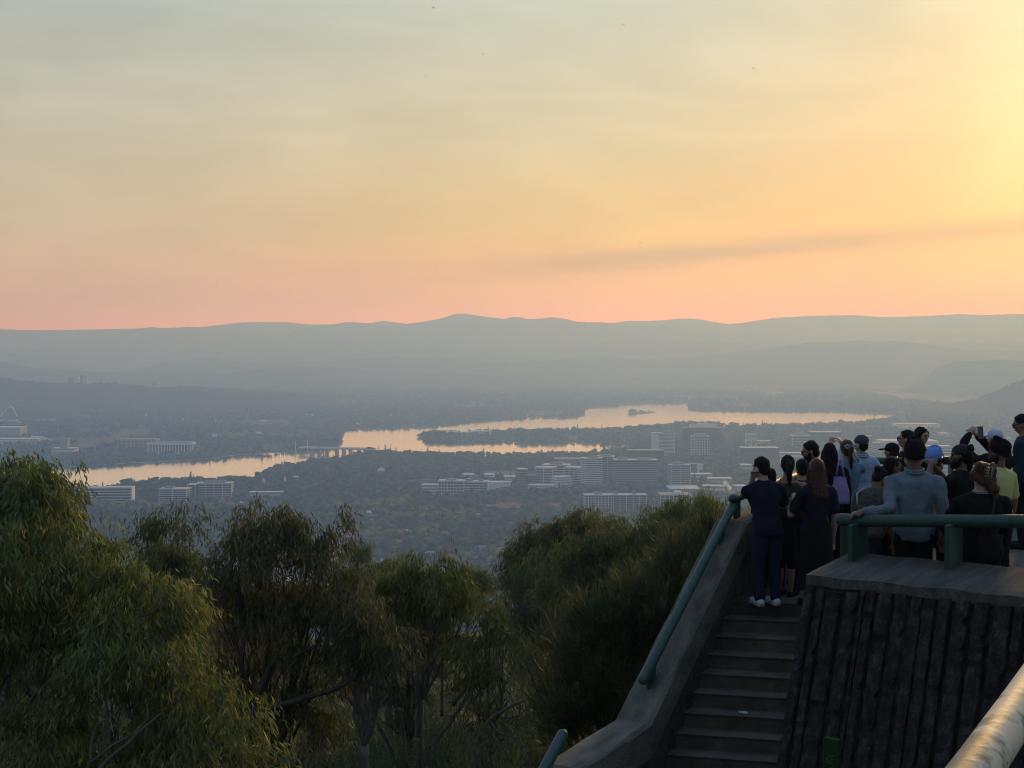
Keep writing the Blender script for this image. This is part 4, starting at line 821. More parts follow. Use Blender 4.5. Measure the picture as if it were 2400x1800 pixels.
# white marquee roofs and a shell in the park by the lake
def marquee(label, px, py, w, h):
    c = G(px, py); k = c.y / F; rr = []
    for t in np.linspace(0, math.pi / 2 * .98, 7): rr.append([(w * k / 2 * math.cos(t) * math.cos(a), w * k / 3 * math.cos(t) * math.sin(a), h * k * math.sin(t) + 5) for a in np.linspace(0, 2 * math.pi, 20, endpoint=False)])
    o = empty('marquee', (c.x, c.y, VZ)); tag(o, label, 'marquee'); Soup().loft(rr).obj('canopy', WHT, o, True)
    for a in np.linspace(0, 2 * math.pi, 8, endpoint=False): cube('pole', (w * k / 2 * .95 * math.cos(a), w * k / 3 * .95 * math.sin(a), 2.6), (.4, .4, 5.3), GRY, o)
    BUILT.append((c.x, c.y, w * k / 2 + 10, 26))
marquee('white shell-shaped stage roof among the park trees', 894, 1110, 20, 9)
marquee('white marquee with a low curved roof in the lakeside park', 694, 1124, 15, 4)
marquee('pointed white tent beside the lakeside water', 618, 1137, 8, 10)
marquee('pointed white tent left of the low curved marquee', 668, 1134, 6, 12)

# ------------------------------------------------------------------ suburban houses
HM = {}
def house(label, group, x, y, rz, wall, roof, w, dp, hip):
    key = (roof.name, hip, wall.name)
    if key not in HM:
        e = .12; v = [(-.5 - e / 2, -.5 - e, 0), (.5 + e / 2, -.5 - e, 0), (.5 + e / 2, .5 + e, 0), (-.5 - e / 2, .5 + e, 0), (-.5 + (.28 if hip else -e / 2), 0, 1), (.5 - (.28 if hip else -e / 2), 0, 1)]
        HM[key] = mesh('roof_' + roof.name, v, [(0, 1, 5, 4), (2, 3, 4, 5), (1, 2, 5), (3, 0, 4), (3, 2, 1, 0)], roof)
    t = empty('house', (x, y, float(max(ground_z(x, y), VZ))), rz); tag(t, label, 'house', group)
    cube('wall', (0, 0, 1.5), (w, dp, 3.6), wall, t)
    o = link('roof', HM[key], t, (0, 0, 3.3)); o.scale = (w, dp, dp * .26)
    cube('window', (-w * .22, -dp / 2 - .03, 1.7), (w * .2, .12, 1.3), GL, t); cube('window', (w * .25, -dp / 2 - .03, 1.7), (w * .16, .12, 1.3), GL, t)
    BUILT.append((x, y, w * .5, dp * .5 + 3)); return t
hs = random.Random(5)
def houses(n, lab, grp, wall, roof, region, size=(13, 20)):
    k = 0
    while k < n:
        px, py = hs.uniform(region[0], region[2]), hs.uniform(region[1], region[3]); g = G(px, py)
        if inside(LAKE_XY, np.array([g.x]), np.array([g.y]))[0]: continue
        house(lab, grp, g.x, g.y, hs.uniform(-.6, .6), wall, roof, hs.uniform(*size), hs.uniform(9, 12), hs.random() < .6); k += 1
houses(34, 'white-roofed house half hidden among the valley trees', 'white-roofed valley houses', CRM, ROOFW, (560, 1172, 1330, 1400))
houses(16, 'terracotta-roofed house half hidden among the valley trees', 'terracotta-roofed valley houses', BRN, TILE, (700, 1180, 1340, 1400))
houses(16, 'grey-roofed house half hidden among the valley trees', 'grey-roofed valley houses', CRM, ROOFG, (560, 1180, 1500, 1400))
for i, (x, y) in enumerate([(822, 1262), (838, 1258), (1168, 1190), (1186, 1187), (1204, 1188), (1222, 1190), (1180, 1194), (1212, 1195), (1290, 1190), (1305, 1187)]):
    g = G(x, y); house('red-tiled roof of the tight cluster of townhouses among the trees', 'red townhouse cluster', g.x, g.y, R(-20 + 40 * (i % 2)), BRN, TILE, 24, 13, i % 2 == 0)
houses(40, 'pale roofed building among the woods beyond the lake', 'pale buildings beyond the lake', WHT, ROOFW, (60, 925, 1000, 1035), (22, 55))
houses(30, 'pale roof on the far western shore', 'pale roofs on the far shore', WHT, ROOFW, (1000, 890, 2100, 940), (25, 70))
houses(26, 'pale roofed building on the flat right of the city towers', 'pale buildings right of the city', WHT, ROOFW, (1830, 995, 2400, 1110), (20, 50))

# roads: parkway strip through the trees and the bend below the slope
def strip(name, pts, width, m, z):
    L_ = [G(x, y) for x, y in pts]; V = []
    for i, p in enumerate(L_):
        t = (L_[min(i + 1, len(L_) - 1)] - L_[max(i - 1, 0)]).normalized(); n = Vector((-t.y, t.x, 0)); V += [Vector((p.x, p.y, z)) + n * width / 2, Vector((p.x, p.y, z)) - n * width / 2]
    tag(link(name, mesh(name, V, [(2 * i, 2 * i + 1, 2 * i + 3, 2 * i + 2) for i in range(len(L_) - 1)], m)), kind='structure'); return np.array([(p.x, p.y) for p in L_])
ROADM = mat('asphalt', (.10, .10, .105), (.14, .14, .14), scale=.05, rough=.9); LINE = mat('road_line_white', (.6, .6, .58))
ROADS = [(strip('road', [(540, 1151), (640, 1145), (760, 1140), (860, 1134), (960, 1126), (1040, 1122)], 26, ROADM, VZ + .35), 30),
         (strip('road', [(505, 1455), (540, 1442), (590, 1432), (650, 1428), (720, 1432)], 24, ROADM, VZ + .4), 34),
         (strip('path', [(163, 1094), (294, 1086), (384, 1082), (500, 1074), (552, 1067), (642, 1061), (680, 1060)], 9, CRM, VZ + .7), 6)]
strip('road_marking', [(505, 1461), (540, 1447), (590, 1437), (650, 1433), (720, 1437)], 1.2, LINE, VZ + .5)
deck_pts = [G(x, y) for x, y in [(1215, 1420), (1290, 1398), (1330, 1440), (1240, 1475)]]
lawn = mat('dry_paddock', (.16, .145, .09), (.24, .21, .13), scale=.03, rough=.95)
tag(link('paddock', mesh('paddock', [(p.x, p.y, VZ + .3) for p in deck_pts], [(0, 1, 2, 3)], lawn)), kind='structure')
oval = [(G(1195, 1112).x + 75 * math.cos(a), G(1195, 1112).y + 95 * math.sin(a), VZ + .3) for a in np.linspace(0, 2 * math.pi, 24, endpoint=False)]
tag(link('sports_oval', mesh('sports_oval', oval, [tuple(range(24))], mat('oval_turf', (.10, .12, .05), (.16, .16, .075), scale=.02))), kind='structure')

# ------------------------------------------------------------------ valley trees
M_FAR = tree_mat('valley_foliage', [(0.022, 0.050, 0.029), (0.058, 0.092, 0.044), (0.029, 0.062, 0.031), (0.096, 0.131, 0.053), (0.041, 0.075, 0.033), (0.132, 0.156, 0.055), (0.031, 0.057, 0.029), (0.078, 0.106, 0.055)])
M_AUT = tree_mat('autumn_foliage', [(0.168, 0.194, 0.050), (0.228, 0.219, 0.055), (0.204, 0.206, 0.066), (0.144, 0.175, 0.055), (0.312, 0.206, 0.066)])
M_TRK = mat('far_tree_trunk', (.06, .05, .04), (.10, .085, .07), scale=2)
def crown_mesh(name, kind, seed, m):
    rg = np.random.default_rng(seed); V = []; Fq = []
    def blob(c, r, n=5):
        bm = bmesh.new(); bmesh.ops.create_icosphere(bm, subdivisions=2, radius=1.0); o = sum(len(x) for x in V)
        co = np.array([v.co for v in bm.verts]); co = co * (1 + .16 * rg.normal(size=(len(co), 1))); V.append(co * r + c)
        Fq.extend([[v.index + o for v in f.verts] for f in bm.faces]); bm.free()
    if kind == 'round':
        blob(np.array([0, 0, .60]), np.array([.34, .34, .28]))
        for _ in range(7):
            a = rg.uniform(0, 6.28); rr = rg.uniform(.16, .32); blob(np.array([rr * math.cos(a), rr * math.sin(a), rg.uniform(.42, .80)]), np.array([1, 1, .85]) * rg.uniform(.13, .22))
    elif kind == 'poplar':
        for q in range(6): blob(np.array([rg.normal() * .02, rg.normal() * .02, .2 + .13 * q]), np.array([.10, .10, .13]) * (1.15 - .1 * q))
    elif kind == 'conifer':
        for q in range(6): blob(np.array([rg.normal() * .015, rg.normal() * .015, .18 + .13 * q]), np.array([.24, .24, .12]) * (1.1 - .16 * q))
    else:
        blob(np.array([0, 0, .5]), np.array([.42, .42, .26]))
        for _ in range(9):
            a = rg.uniform(0, 6.28); rr = rg.uniform(.2, .42); blob(np.array([rr * math.cos(a), rr * math.sin(a), rg.uniform(.35, .72)]), np.array([1, 1, .8]) * rg.uniform(.14, .22))
    base = np.concatenate(V); nv = len(base)
    # leaf clumps standing off the lobes break up the outline
    n = 220; idx = rg.integers(0, nv, n); c = base[idx]; cen = c.mean(0); out = c - cen; out /= np.linalg.norm(out, axis=1, keepdims=True) + 1e-6
    a = rg.normal(size=(n, 3)); a /= np.linalg.norm(a, axis=1, keepdims=True); b_ = np.cross(a, out); sz = rg.uniform(.025, .055, (n, 1)); c = c + out * rg.uniform(0, .04, (n, 1))
    tri = np.stack([c + a * sz, c - a * sz * .5 + b_ * sz, c - a * sz * .5 - b_ * sz], 1).reshape(-1, 3)
    Fq.extend([[nv + 3 * i, nv + 3 * i + 1, nv + 3 * i + 2] for i in range(n)]); base = np.concatenate([base, tri])
    return mesh(name, base, Fq, m)
trunk_me = Soup().tube([(0, 0, -.05), (0, 0, .25), (.02, 0, .55)], [.035, .028, .015], 6).mesh('trunk', M_TRK)
KINDS = [crown_mesh('crown', 'round', 1, M_FAR), crown_mesh('crown', 'round', 2, M_FAR), crown_mesh('crown', 'spread', 3, M_FAR), crown_mesh('crown', 'spread', 4, M_FAR), crown_mesh('crown', 'poplar', 5, M_FAR), crown_mesh('crown', 'conifer', 6, M_FAR), crown_mesh('crown', 'round', 7, M_AUT), crown_mesh('crown', 'spread', 8, M_AUT)]
def scatter():
    rg = np.random.default_rng(21); out = []
    def wedge(r0, r1, per, h0, h1):
        area = .5 * .86 * (r1 ** 2 - r0 ** 2); n = int(area / per); r = np.sqrt(rg.uniform(r0 ** 2, r1 ** 2, n)); a = rg.uniform(-.43, .43, n)
        x, y = r * np.sin(a), r * np.cos(a); keep = fbm2(x / 170, y / 170, 31, 3) > -.42 + .16 * (r > 3500); x, y = x[keep], y[keep]
        out.append(np.stack([x, y, rg.uniform(h0, h1, len(x)) * (1 + .25 * fbm2(x / 90, y / 90, 8, 2))], -1))
    wedge(420, 1300, 150, 6, 12); wedge(1300, 2600, 185, 9, 20); wedge(2600, 4300, 210, 9, 20); wedge(4300, 6400, 420, 11, 19); wedge(6400, 8600, 800, 14, 22)
    # belts of trees along the shores, and on the little island and spit
    for poly, cnt in ((LAKE_XY, 5200),):
        seg = np.roll(poly, -1, 0) - poly; L_ = np.hypot(seg[:, 0], seg[:, 1]); pick = rg.choice(len(poly), cnt, p=L_ / L_.sum()); t = rg.random(cnt)
        q = poly[pick] + seg[pick] * t[:, None] + rg.normal(size=(cnt, 2)) * 28
        out.append(np.concatenate([q, rg.uniform(6, 14, (cnt, 1))], 1))
    T = np.concatenate(out); x, y, h = T.T
    ok = ~inside(LAKE_XY, x, y)
    for p in POND_XY:
        lo, hi = p.min(0), p.max(0); ok &= ~((x > lo[0] - 40) & (x < hi[0] + 40) & (y > lo[1] - 650) & (y < hi[1] + 10))
    for bx_, by_, hx, hy in BUILT: ok &= ~((np.abs(x - bx_) < hx) & (np.abs(y - by_) < hy))
    for line, w in ROADS:
        for i in range(len(line) - 1):
            p, q = line[i], line[i + 1]; v = q - p; t = np.clip(((x - p[0]) * v[0] + (y - p[1]) * v[1]) / (v @ v), 0, 1); ok &= np.hypot(x - p[0] - v[0] * t, y - p[1] - v[1] * t) > w / 2 + 3
    ok &= ~inside(np.array([(p[0], p[1]) for p in oval]), x, y) & ~inside(np.array([(p.x, p.y) for p in deck_pts]), x, y)
    # keep sight lines open in front of low buildings: drop tall trees close in front of a footprint
    for bx_, by_, hx, hy in BUILT: ok &= ~((np.abs(x - bx_) < hx) & (by_ - y > 0) & (by_ - y < hy + 55) & (h > 9))
    x, y, h = x[ok], y[ok], h[ok]
    for (px, py, hh) in [(1478, 968, 14), (1482, 968, 16), (1487, 968, 13), (1492, 968, 9), (1502, 967, 11), (1509, 967, 6), (1521, 966, 8), (1475, 969, 12), (1484, 969, 12)]:
        g = G(px, py); x = np.append(x, g.x); y = np.append(y, g.y); h = np.append(h, hh * 1.3)
    return x, y, np.maximum(ground_z(x, y), VZ), h
isl = [G(a, b_) for a, b_ in [(1472, 969), (1476, 966), (1500, 966), (1530, 965), (1535, 967), (1510, 970), (1480, 971)]]
tag(link('island', mesh('island', [(p.x, p.y, VZ + 1.2) for p in isl] + [(p.x, p.y, VZ - .5) for p in isl], [tuple(range(7))] + [(i, 7 + i, 7 + (i + 1) % 7, (i + 1) % 7) for i in range(7)], MATS['dry_grass_ground'])), kind='structure')
TX, TY, TZ, TH = scatter()
def build_valley():
    rg = np.random.default_rng(4); n = len(TX); r = np.hypot(TX, TY)
    kind = rg.choice([0, 1, 2, 3], n)
    kind = np.where(rg.random(n) < .07, 4, kind); kind = np.where(rg.random(n) < .06, 5, kind)
    aut = (fbm2(TX / 120, TY / 120, 77, 2) > .33) & (r < 2600) & (r > 1300); kind = np.where(aut & (rg.random(n) < .6), rg.choice([6, 7], n), kind)
    tall = np.where(kind == 4, 1.35, np.where(kind >= 6, 1.2, 1.0)); wid = rg.uniform(.85, 1.25, n); rot = rg.uniform(0, 6.28, n)
    px = 1200 + F * TX / TY; py = 804 - F * TZ / TY
    # 300 that show largest become trees of their own
    vis = (px > 560) & (px < 1330) & (py > 1150) & (py < 1400) & (r > 1250)
    lead = np.where(vis)[0]; lead = lead[np.argsort(-(TH[lead] / r[lead]))][:300]
    names = {0: 'rounded dark green tree in the valley suburbs', 1: 'rounded dark green tree in the valley suburbs', 2: 'spreading dark green tree in the valley suburbs', 3: 'spreading dark green tree in the valley suburbs', 4: 'slim upright poplar in the valley suburbs', 5: 'pointed conifer in the valley suburbs', 6: 'yellowing autumn tree in the valley suburbs', 7: 'yellowing autumn tree in the valley suburbs'}
    for i in lead:
        k = int(kind[i]); t = empty('valley_tree', (TX[i], TY[i], TZ[i]), rot[i]); lab = names[k]; tag(t, lab, 'tree', {'r': 'rounded', 's': 'spreading', 'p': 'poplar and conifer', 'y': 'autumn'}[lab[0] if lab[0] in 'rsy' else 'p'] + ' valley trees' + (' (conifer)' if k == 5 else ''))
        s_ = (TH[i] * wid[i], TH[i] * wid[i], TH[i] * tall[i])
        for nm, me in (('trunk', trunk_me), ('crown', KINDS[k])): o = link(nm, me, t); o.scale = s_
    rest = np.ones(n, bool); rest[lead] = False; I = np.where(rest)[0]
    src = bpy.data.collections.new('tree_kinds')
    for k, me in enumerate(KINDS):
        o = bpy.data.objects.new('tree_kind_%d' % k, me); src.objects.link(o)
    me = bpy.data.meshes.new('woodland'); me.vertices.add(len(I)); me.vertices.foreach_set('co', np.stack([TX[I], TY[I], TZ[I]], -1).astype(np.float32).ravel())
    a = me.attributes.new('size', 'FLOAT_VECTOR', 'POINT'); a.data.foreach_set('vector', np.stack([TH[I] * wid[I], TH[I] * wid[I], TH[I] * tall[I]], -1).astype(np.float32).ravel())
    a = me.attributes.new('turn', 'FLOAT_VECTOR', 'POINT'); a.data.foreach_set('vector', np.stack([0 * I, 0 * I, rot[I]], -1).astype(np.float32).ravel())
    a = me.attributes.new('sort', 'INT', 'POINT'); a.data.foreach_set('value', kind[I].astype(np.int32))
    o = link('woodland', me); tag(o, kind='stuff')
    ng = bpy.data.node_groups.new('plant_trees', 'GeometryNodeTree'); ng.interface.new_socket('Geometry', in_out='INPUT', socket_type='NodeSocketGeometry'); ng.interface.new_socket('Geometry', in_out='OUTPUT', socket_type='NodeSocketGeometry')
    N = ng.nodes; L = ng.links; gi = N.new('NodeGroupInput'); go = N.new('NodeGroupOutput'); ip = N.new('GeometryNodeInstanceOnPoints'); ci = N.new('GeometryNodeCollectionInfo')
    ci.inputs['Collection'].default_value = src; ci.inputs['Separate Children'].default_value = True; ci.inputs['Reset Children'].default_value = True
    def attr(nm, ty): q = N.new('GeometryNodeInputNamedAttribute'); q.data_type = ty; q.inputs['Name'].default_value = nm; return q.outputs['Attribute']
    L.new(gi.outputs[0], ip.inputs['Points']); L.new(ci.outputs[0], ip.inputs['Instance']); ip.inputs['Pick Instance'].default_value = True
    L.new(attr('sort', 'INT'), ip.inputs['Instance Index']); L.new(attr('turn', 'FLOAT_VECTOR'), ip.inputs['Rotation']); L.new(attr('size', 'FLOAT_VECTOR'), ip.inputs['Scale'])
    L.new(ip.outputs[0], go.inputs[0]); md = o.modifiers.new('plant', 'NODES'); md.node_group = ng
    print('valley trees', n)
build_valley()

# ------------------------------------------------------------------ people
SKIN = {'light': mat('light_skin', (.36, .22, .15), (.42, .26, .18), scale=20, rough=.55), 'tan': mat('tan_skin', (.24, .135, .085), (.29, .165, .105), scale=20, rough=.55), 'brown': mat('brown_skin', (.14, .075, .045), (.18, .10, .062), scale=20, rough=.55)}
def cloth(name, c, var=.75, sc=9): return mat(name, tuple(v * var for v in c), c, scale=sc, rough=.92, bump=.4, bscale=120, detail=6, spec=.15)
HAIR = {'black': mat('black_hair', (.006, .006, .007), (.014, .012, .012), scale=60, rough=.65, stretch=(1, 1, .15), bump=.6, bscale=110, spec=.15), 'auburn': mat('auburn_hair', (.028, .010, .007), (.075, .028, .018), scale=50, rough=.45, stretch=(1, 1, .15), bump=.6, bscale=110),
        'brown': mat('tousled_brown_hair', (.045, .022, .014), (.17, .080, .042), scale=45, rough=.5, stretch=(1, 1, .25), bump=.8, bscale=100), 'grey': mat('grey_beard', (.30, .29, .27), (.42, .40, .38), scale=60, rough=.7)}
FOLD = bpy.data.textures.new('cloth_folds', 'CLOUDS'); FOLD.noise_scale = .11; FOLD.noise_depth = 2
CURL = bpy.data.textures.new('hair_curls', 'CLOUDS'); CURL.noise_scale = .045; CURL.noise_depth = 3
def surf(soup, name, m, parent, voxel, smooth=4, fold=0.0, tex=None, H=1.0):
    """joins overlapping closed shapes into one continuous smooth surface"""
    o = link(name, mesh(name, [Vector(v) * H for v in soup.v], soup.f, m, True), parent)
    r = o.modifiers.new('join', 'REMESH'); r.mode = 'VOXEL'; r.voxel_size = voxel; r.use_smooth_shade = True
    if smooth: q = o.modifiers.new('relax', 'SMOOTH'); q.factor = .5; q.iterations = smooth
    if fold: dq = o.modifiers.new('folds', 'DISPLACE'); dq.texture = tex or FOLD; dq.strength = fold; dq.mid_level = .5; dq.texture_coords = 'LOCAL'
    return o
def limb(s, pts, rad, inflate=0.0, n=10): s.tube(pts, [r + inflate for r in rad], n, True); return s
def ik(a, b, l1, l2, pole):
    a, b = Vector(a), Vector(b); v = b - a; L_ = min(v.length, (l1 + l2) * .995); u = v.normalized(); b = a + u * L_
    x = (l1 * l1 - l2 * l2 + L_ * L_) / (2 * L_); h = math.sqrt(max(0, l1 * l1 - x * x)); p = Vector(pole); p = (p - u * p.dot(u)).normalized(); return a + u * x + p * h, b
def person(label, hx, hy, d, floor, yaw, top, bottom, hair='short', hcol='black', skin='tan', lean=0, hyaw=0, hpitch=0, hroll=0, armL=None, armR=None, sleeve='short', female=False, hat=None, beard=None, shoes=None, sit=False, glasses=False, face=False, skirt=False, wide=1.0, hem=.465, voxel=.013, strap=None, stripe=None, curl=0, skinlegs=False, H=None, roll=0, collar=False):
    yawr = R(yaw); Rb = Matrix.Rotation(R(-lean), 3, 'X') @ Matrix.Rotation(R(roll), 3, 'Y'); pv = Vector((0, 0, .53))
    def tr(p): return pv + Rb @ (Vector(p) - pv)                  # torso leans at the hips
    neck = tr((0, .005, .875)); Rh = Matrix.Rotation(R(hyaw), 3, 'Z') @ Rb.lerp(Matrix.Identity(3), .5) @ Matrix.Rotation(R(-hpitch), 3, 'X') @ Matrix.Rotation(R(hroll), 3, 'Y')
    def hd(p): return neck + Rh @ (Vector(p) - Vector((0, .005, .875)))
    hc = Vector((0, .008, .935)); extra = {'turban': .022, 'cap': .012, None: .008}.get(hat, .012)
    T = hd(hc + Vector((0, 0, .062 + extra)))
    ztop = P(hx, hy, d).z; off = (.47 if sit else 0.0)
    if H is None: H = (ztop - floor) / (T.z - off)
    Rz = Matrix.Rotation(yawr, 3, 'Z'); hp = P(hx, hy, d); Th = Rz @ (T * H); base = Vector((hp.x - Th.x, hp.y - Th.y, floor - off * H))
    root = empty('person', base, yawr); tag(root, label, 'person')
    def loc(w): return (Rz.inverted() @ (Vector(w) - base)) / H
    sw = .98 if female else 1.06; hw = 1.06 if female else 1.0
    rings = [(.455, .070, .055), (.50, .094 * hw, .066), (.54, .096 * hw, .068), (.60, (.074 if female else .084), .056), (.66, .084, .062), (.73, .100 * sw, .068), (.775, .100 * sw, .062), (.805, .072, .050), (.83, .044, .038), (.85, .032, .034), (.885, .031, .034)]
    def torso(s, infl, z0, z1):
        R_ = []; zs = [r[0] for r in rings]
        for z in np.linspace(z0, z1, 14):
            loose = .012 * max(0, (.56 - z) / .1) * (infl > .009); w_ = np.interp(z, zs, [r[1] for r in rings]) * wide + infl + loose; q_ = np.interp(z, zs, [r[2] for r in rings]) * (wide * .5 + .5) + infl + loose
            R_.append([tr((w_ * math.cos(a), q_ * math.sin(a) + .004, z)) for a in np.linspace(0, 2 * math.pi, 16, endpoint=False)])
        s.loft(R_)
    sh = {}; arms = {}
    for sd, A in ((-1, armL), (1, armR)):
        S = tr((sd * .112 * sw * wide, -.004, .772)); sh[sd] = S
        if A is None: el = S + Vector((sd * .028, -.012, -.168)); wr = el + Vector((sd * .004, .035, -.145))
        else:
            tgt, pole = A; tgt = loc(tgt[1]) if tgt[0] == 'w' else Vector(tgt)
            el, wr = ik(S, tgt, .172, .152, pole)
        arms[sd] = (S, el, wr)
    legs = {}
    for sd in (-1, 1):
        hpj = Vector((sd * .052, 0, .50))
        if sit: kn = Vector((sd * .07, .235, .485)); an = Vector((sd * .07, .25, .255))
        else: kn = Vector((sd * .056, .008, .285)); an = Vector((sd * .058, -.012, .045))
        legs[sd] = (hpj, kn, an)
    body = Soup(); torso(body, 0, .455, .885)
    for sd in (-1, 1):
        S, el, wr = arms[sd]; limb(body, [tr((sd * .018, -.004, .838)), tr((sd * .06, -.004, .800)), S], [.018, .020, .030]); limb(body, [S, S.lerp(el, .5), el], [.036, .031, .0255]); limb(body, [el, el.lerp(wr, .3), wr], [.0255, .026, .0175])
        h_, k_, a_ = legs[sd]; limb(body, [h_, h_.lerp(k_, .5), k_], [.056, .050, .037]); limb(body, [k_, k_.lerp(a_, .35), a_], [.036, .037, .022])
        fd = Vector((0, .11, -.018)) if not sit else Vector((0, .10, -.03)); limb(body, [a_ + Vector((0, -.02, -.02)), a_ + Vector((0, .05, -.024)), a_ + fd + Vector((0, 0, -.005))], [.024, .024, .017])
        # hand: palm, four curled fingers of unequal length and a thumb from the side
        fdir = (wr - el).normalized(); side = fdir.cross(Vector((0, 0, 1)));  side = (side if side.length > .2 else fdir.cross(Vector((0, 1, 0)))).normalized(); dn = fdir.cross(side).normalized()
        if dn.z > 0: dn = -dn
        gripping = isinstance(armL if sd < 0 else armR, tuple)
        limb(body, [wr - fdir * .005, wr + fdir * .02], [.0175, .018])
        for q, fl in enumerate((.038, .045, .042, .033)):
            o_ = side * (q - 1.5) * .0125; b0_ = wr + fdir * .012 + o_ * .7; b1_ = wr + fdir * .052 + o_
            bend = .55 if gripping else .35; t1 = b1_ + (fdir * (1 - bend * .4) + dn * bend).normalized() * fl * .55; t2 = t1 + (fdir * (.4) + dn * (bend + .45)).normalized() * fl * .5
            limb(body, [b0_, b1_, t1, t2], [.0085, .0075, .0062, .005], n=6)
        inw = side * (-1 if (side.x * sd) > 0 else 1); limb(body, [wr + fdir * .01 + inw * .012, wr + fdir * .03 + inw * .03 + dn * .008, wr + fdir * .048 + inw * .034 + dn * .018], [.0085, .0075, .0055], n=6)
    # head
    body.ball(hd(hc), (.046, .056, .062), Rh, 16, 12); body.ball(hd(hc + Vector((0, .018, -.036))), (.035, .037, .034), Rh); body.ball(hd(hc + Vector((0, .036, -.056))), (.016, .016, .012), Rh)
    limb(body, [hd(hc + Vector((0, .053, .004))), hd(hc + Vector((0, .066, -.018)))], [.006, .0085], n=6); body.ball(hd(hc + Vector((0, .050, .014))), (.034, .010, .008), Rh); body.ball(hd(hc + Vector((0, .053, -.037))), (.014, .007, .0065), Rh)
    for sd in (-1, 1): body.ball(hd(hc + Vector((sd * .047, -.004, -.010))), (.007, .013, .019), Rh, 8, 6); body.ball(hd(hc + Vector((sd * .027, .040, -.014))), (.014, .012, .012), Rh, 8, 6)
    bo = surf(body, 'body', SKIN[skin], root, voxel if voxel < .012 else .0115, 2, H=H)
    if face:
        for sd in (-1, 1):
            Soup().ball(hd(hc + Vector((sd * .019, .0535, .001))) * H, .0055 * H, None, 8, 6).obj('eye', mat('dark_eye', (.015, .012, .012), rough=.2), bo, True)
            Soup().tube([hd(hc + Vector((sd * .009, .060, .013))) * H, hd(hc + Vector((sd * .030, .053, .014))) * H], .0022 * H, 5).obj('eyebrow', HAIR['black'], bo)
        Soup().ball(hd(hc + Vector((0, .0585, -.037))) * H, (.012 * H, .004 * H, .0035 * H), Rh, 8, 6).obj('lips', mat('lip', (.22, .09, .08), rough=.5), bo, True)
    # clothing
    tp = Soup(); torso(tp, .010, hem, .838 if sleeve != 'tank' else .80)
    for sd in (-1, 1):
        S, el, wr = arms[sd]
        if sleeve == 'tank': limb(tp, [tr((sd * .045, -.012, .79)), tr((sd * .05, -.01, .825))], [.018, .014]); continue
        limb(tp, [tr((sd * .024, -.004, .830)), tr((sd * .062, -.004, .802)), S], [.024, .034, .042])
        if sleeve == 'short': limb(tp, [S, S.lerp(el, .5), S.lerp(el, .72)], [.043, .041, .040])
        else: limb(tp, [S, S.lerp(el, .5), el, el.lerp(wr, .5), wr - (wr - el) * .08], [.042, .040, .036, .033, .027])
    to = surf(tp, 'top', top, root, .016, 3, .046 if collar else (.034 if sleeve == 'long' else .026), H=H)
    if collar:
        for k_, (zz, gr) in enumerate(((.838, .016), (.850, .014))):
            Soup().tube([tr(((.036 + gr) * math.cos(a), (.038 + gr) * math.sin(a) - .002, zz + .008 * math.sin(a))) * H for a in np.linspace(-4.3, 1.15, 18)], .0085 * H, 8).obj('collar', top, to, True)
        Soup().tube([tr((q_, -.074 + .02 * abs(q_) / .1, .745)) * H for q_ in np.linspace(-.085, .085, 9)], .0022 * H, 6).obj('yoke_seam', top, to, True)
    bt = Soup()
    if skirt:
        R_ = []
        for z, w_ in ((.60, .085), (.54, .105), (.45, .112), (.30, .125), (.12, .145)): R_.append([(w_ * math.cos(a), w_ * .8 * math.sin(a), z) for a in np.linspace(0, 2 * math.pi, 18, endpoint=False)])
        bt.loft(R_)
    else:
        torso(bt, .007, .455, .575)
        for sd in (-1, 1):
            h_, k_, a_ = legs[sd]; limb(bt, [h_, h_.lerp(k_, .5), k_], [.064, .057, .046])
            if not skinlegs: limb(bt, [k_, k_.lerp(a_, .4), a_ + (k_ - a_) * .06], [.046, .044, .038])
    surf(bt, 'skirt' if skirt else 'trousers', bottom, root, .016, 3, .020, H=H)
    sm = shoes or cloth('black_shoe', (.018, .018, .018))
    for sd in (-1, 1):
        a_ = legs[sd][2]; fd = Vector((0, .115, -.020)); s_ = Soup(); limb(s_, [a_ + Vector((0, -.025, -.018)), a_ + Vector((0, .04, -.022)), a_ + fd], [.028, .028, .021]); s_.box(a_ + Vector((0, .043, -.038)), (.046, .165, .012)); surf(s_, 'shoe', sm, root, .008, 2, H=H)
    # hair and headgear
    if hair:
        hs_ = Soup(); up = .014
        if hat in (None, 'sunglasses'):
            hs_.ball(hd(hc + Vector((0, -.011, up))), (.0515, .0575, .0585), Rh, 16, 12); hs_.ball(hd(hc + Vector((0, .022, .047))), (.032, .020, .015), Rh)
        hs_.ball(hd(hc + Vector((0, -.030, -.018))), (.047, .034, .046), Rh)
        if hair == 'long':
            for t in range(7): hs_.ball(hd(hc + Vector((0, -.030 - .004 * t, -.01 - .028 * t))), (.058 + .002 * t, .034, .034), Rh)
            for sd in (-1, 1): limb(hs_, [hd(hc + Vector((sd * .046, -.005, .0))), hd(hc + Vector((sd * .054, .0, -.06))), hd(hc + Vector((sd * .058, -.01, -.14)))], [.018, .018, .012])
        elif hair == 'ponytail': limb(hs_, [hd(hc + Vector((0, -.060, .022))), hd(hc + Vector((0, -.088, .004))), hd(hc + Vector((0, -.090, -.06))), hd(hc + Vector((.006, -.084, -.15)))], [.018, .024, .024, .010])
        elif hair == 'bun': hs_.ball(hd(hc + Vector((0, -.066, .034))), (.026, .024, .024), Rh)
        elif hair == 'bob': hs_.ball(hd(hc + Vector((0, -.016, .002))), (.060, .058, .064), Rh); limb(hs_, [hd(hc + Vector((-.054, .012, .02))), hd(hc + Vector((-.055, .010, -.04)))], [.018, .016]); limb(hs_, [hd(hc + Vector((.054, .012, .02))), hd(hc + Vector((.055, .010, -.02)))], [.014, .010])
        elif hair == 'curly':
            rg = random.Random(2)
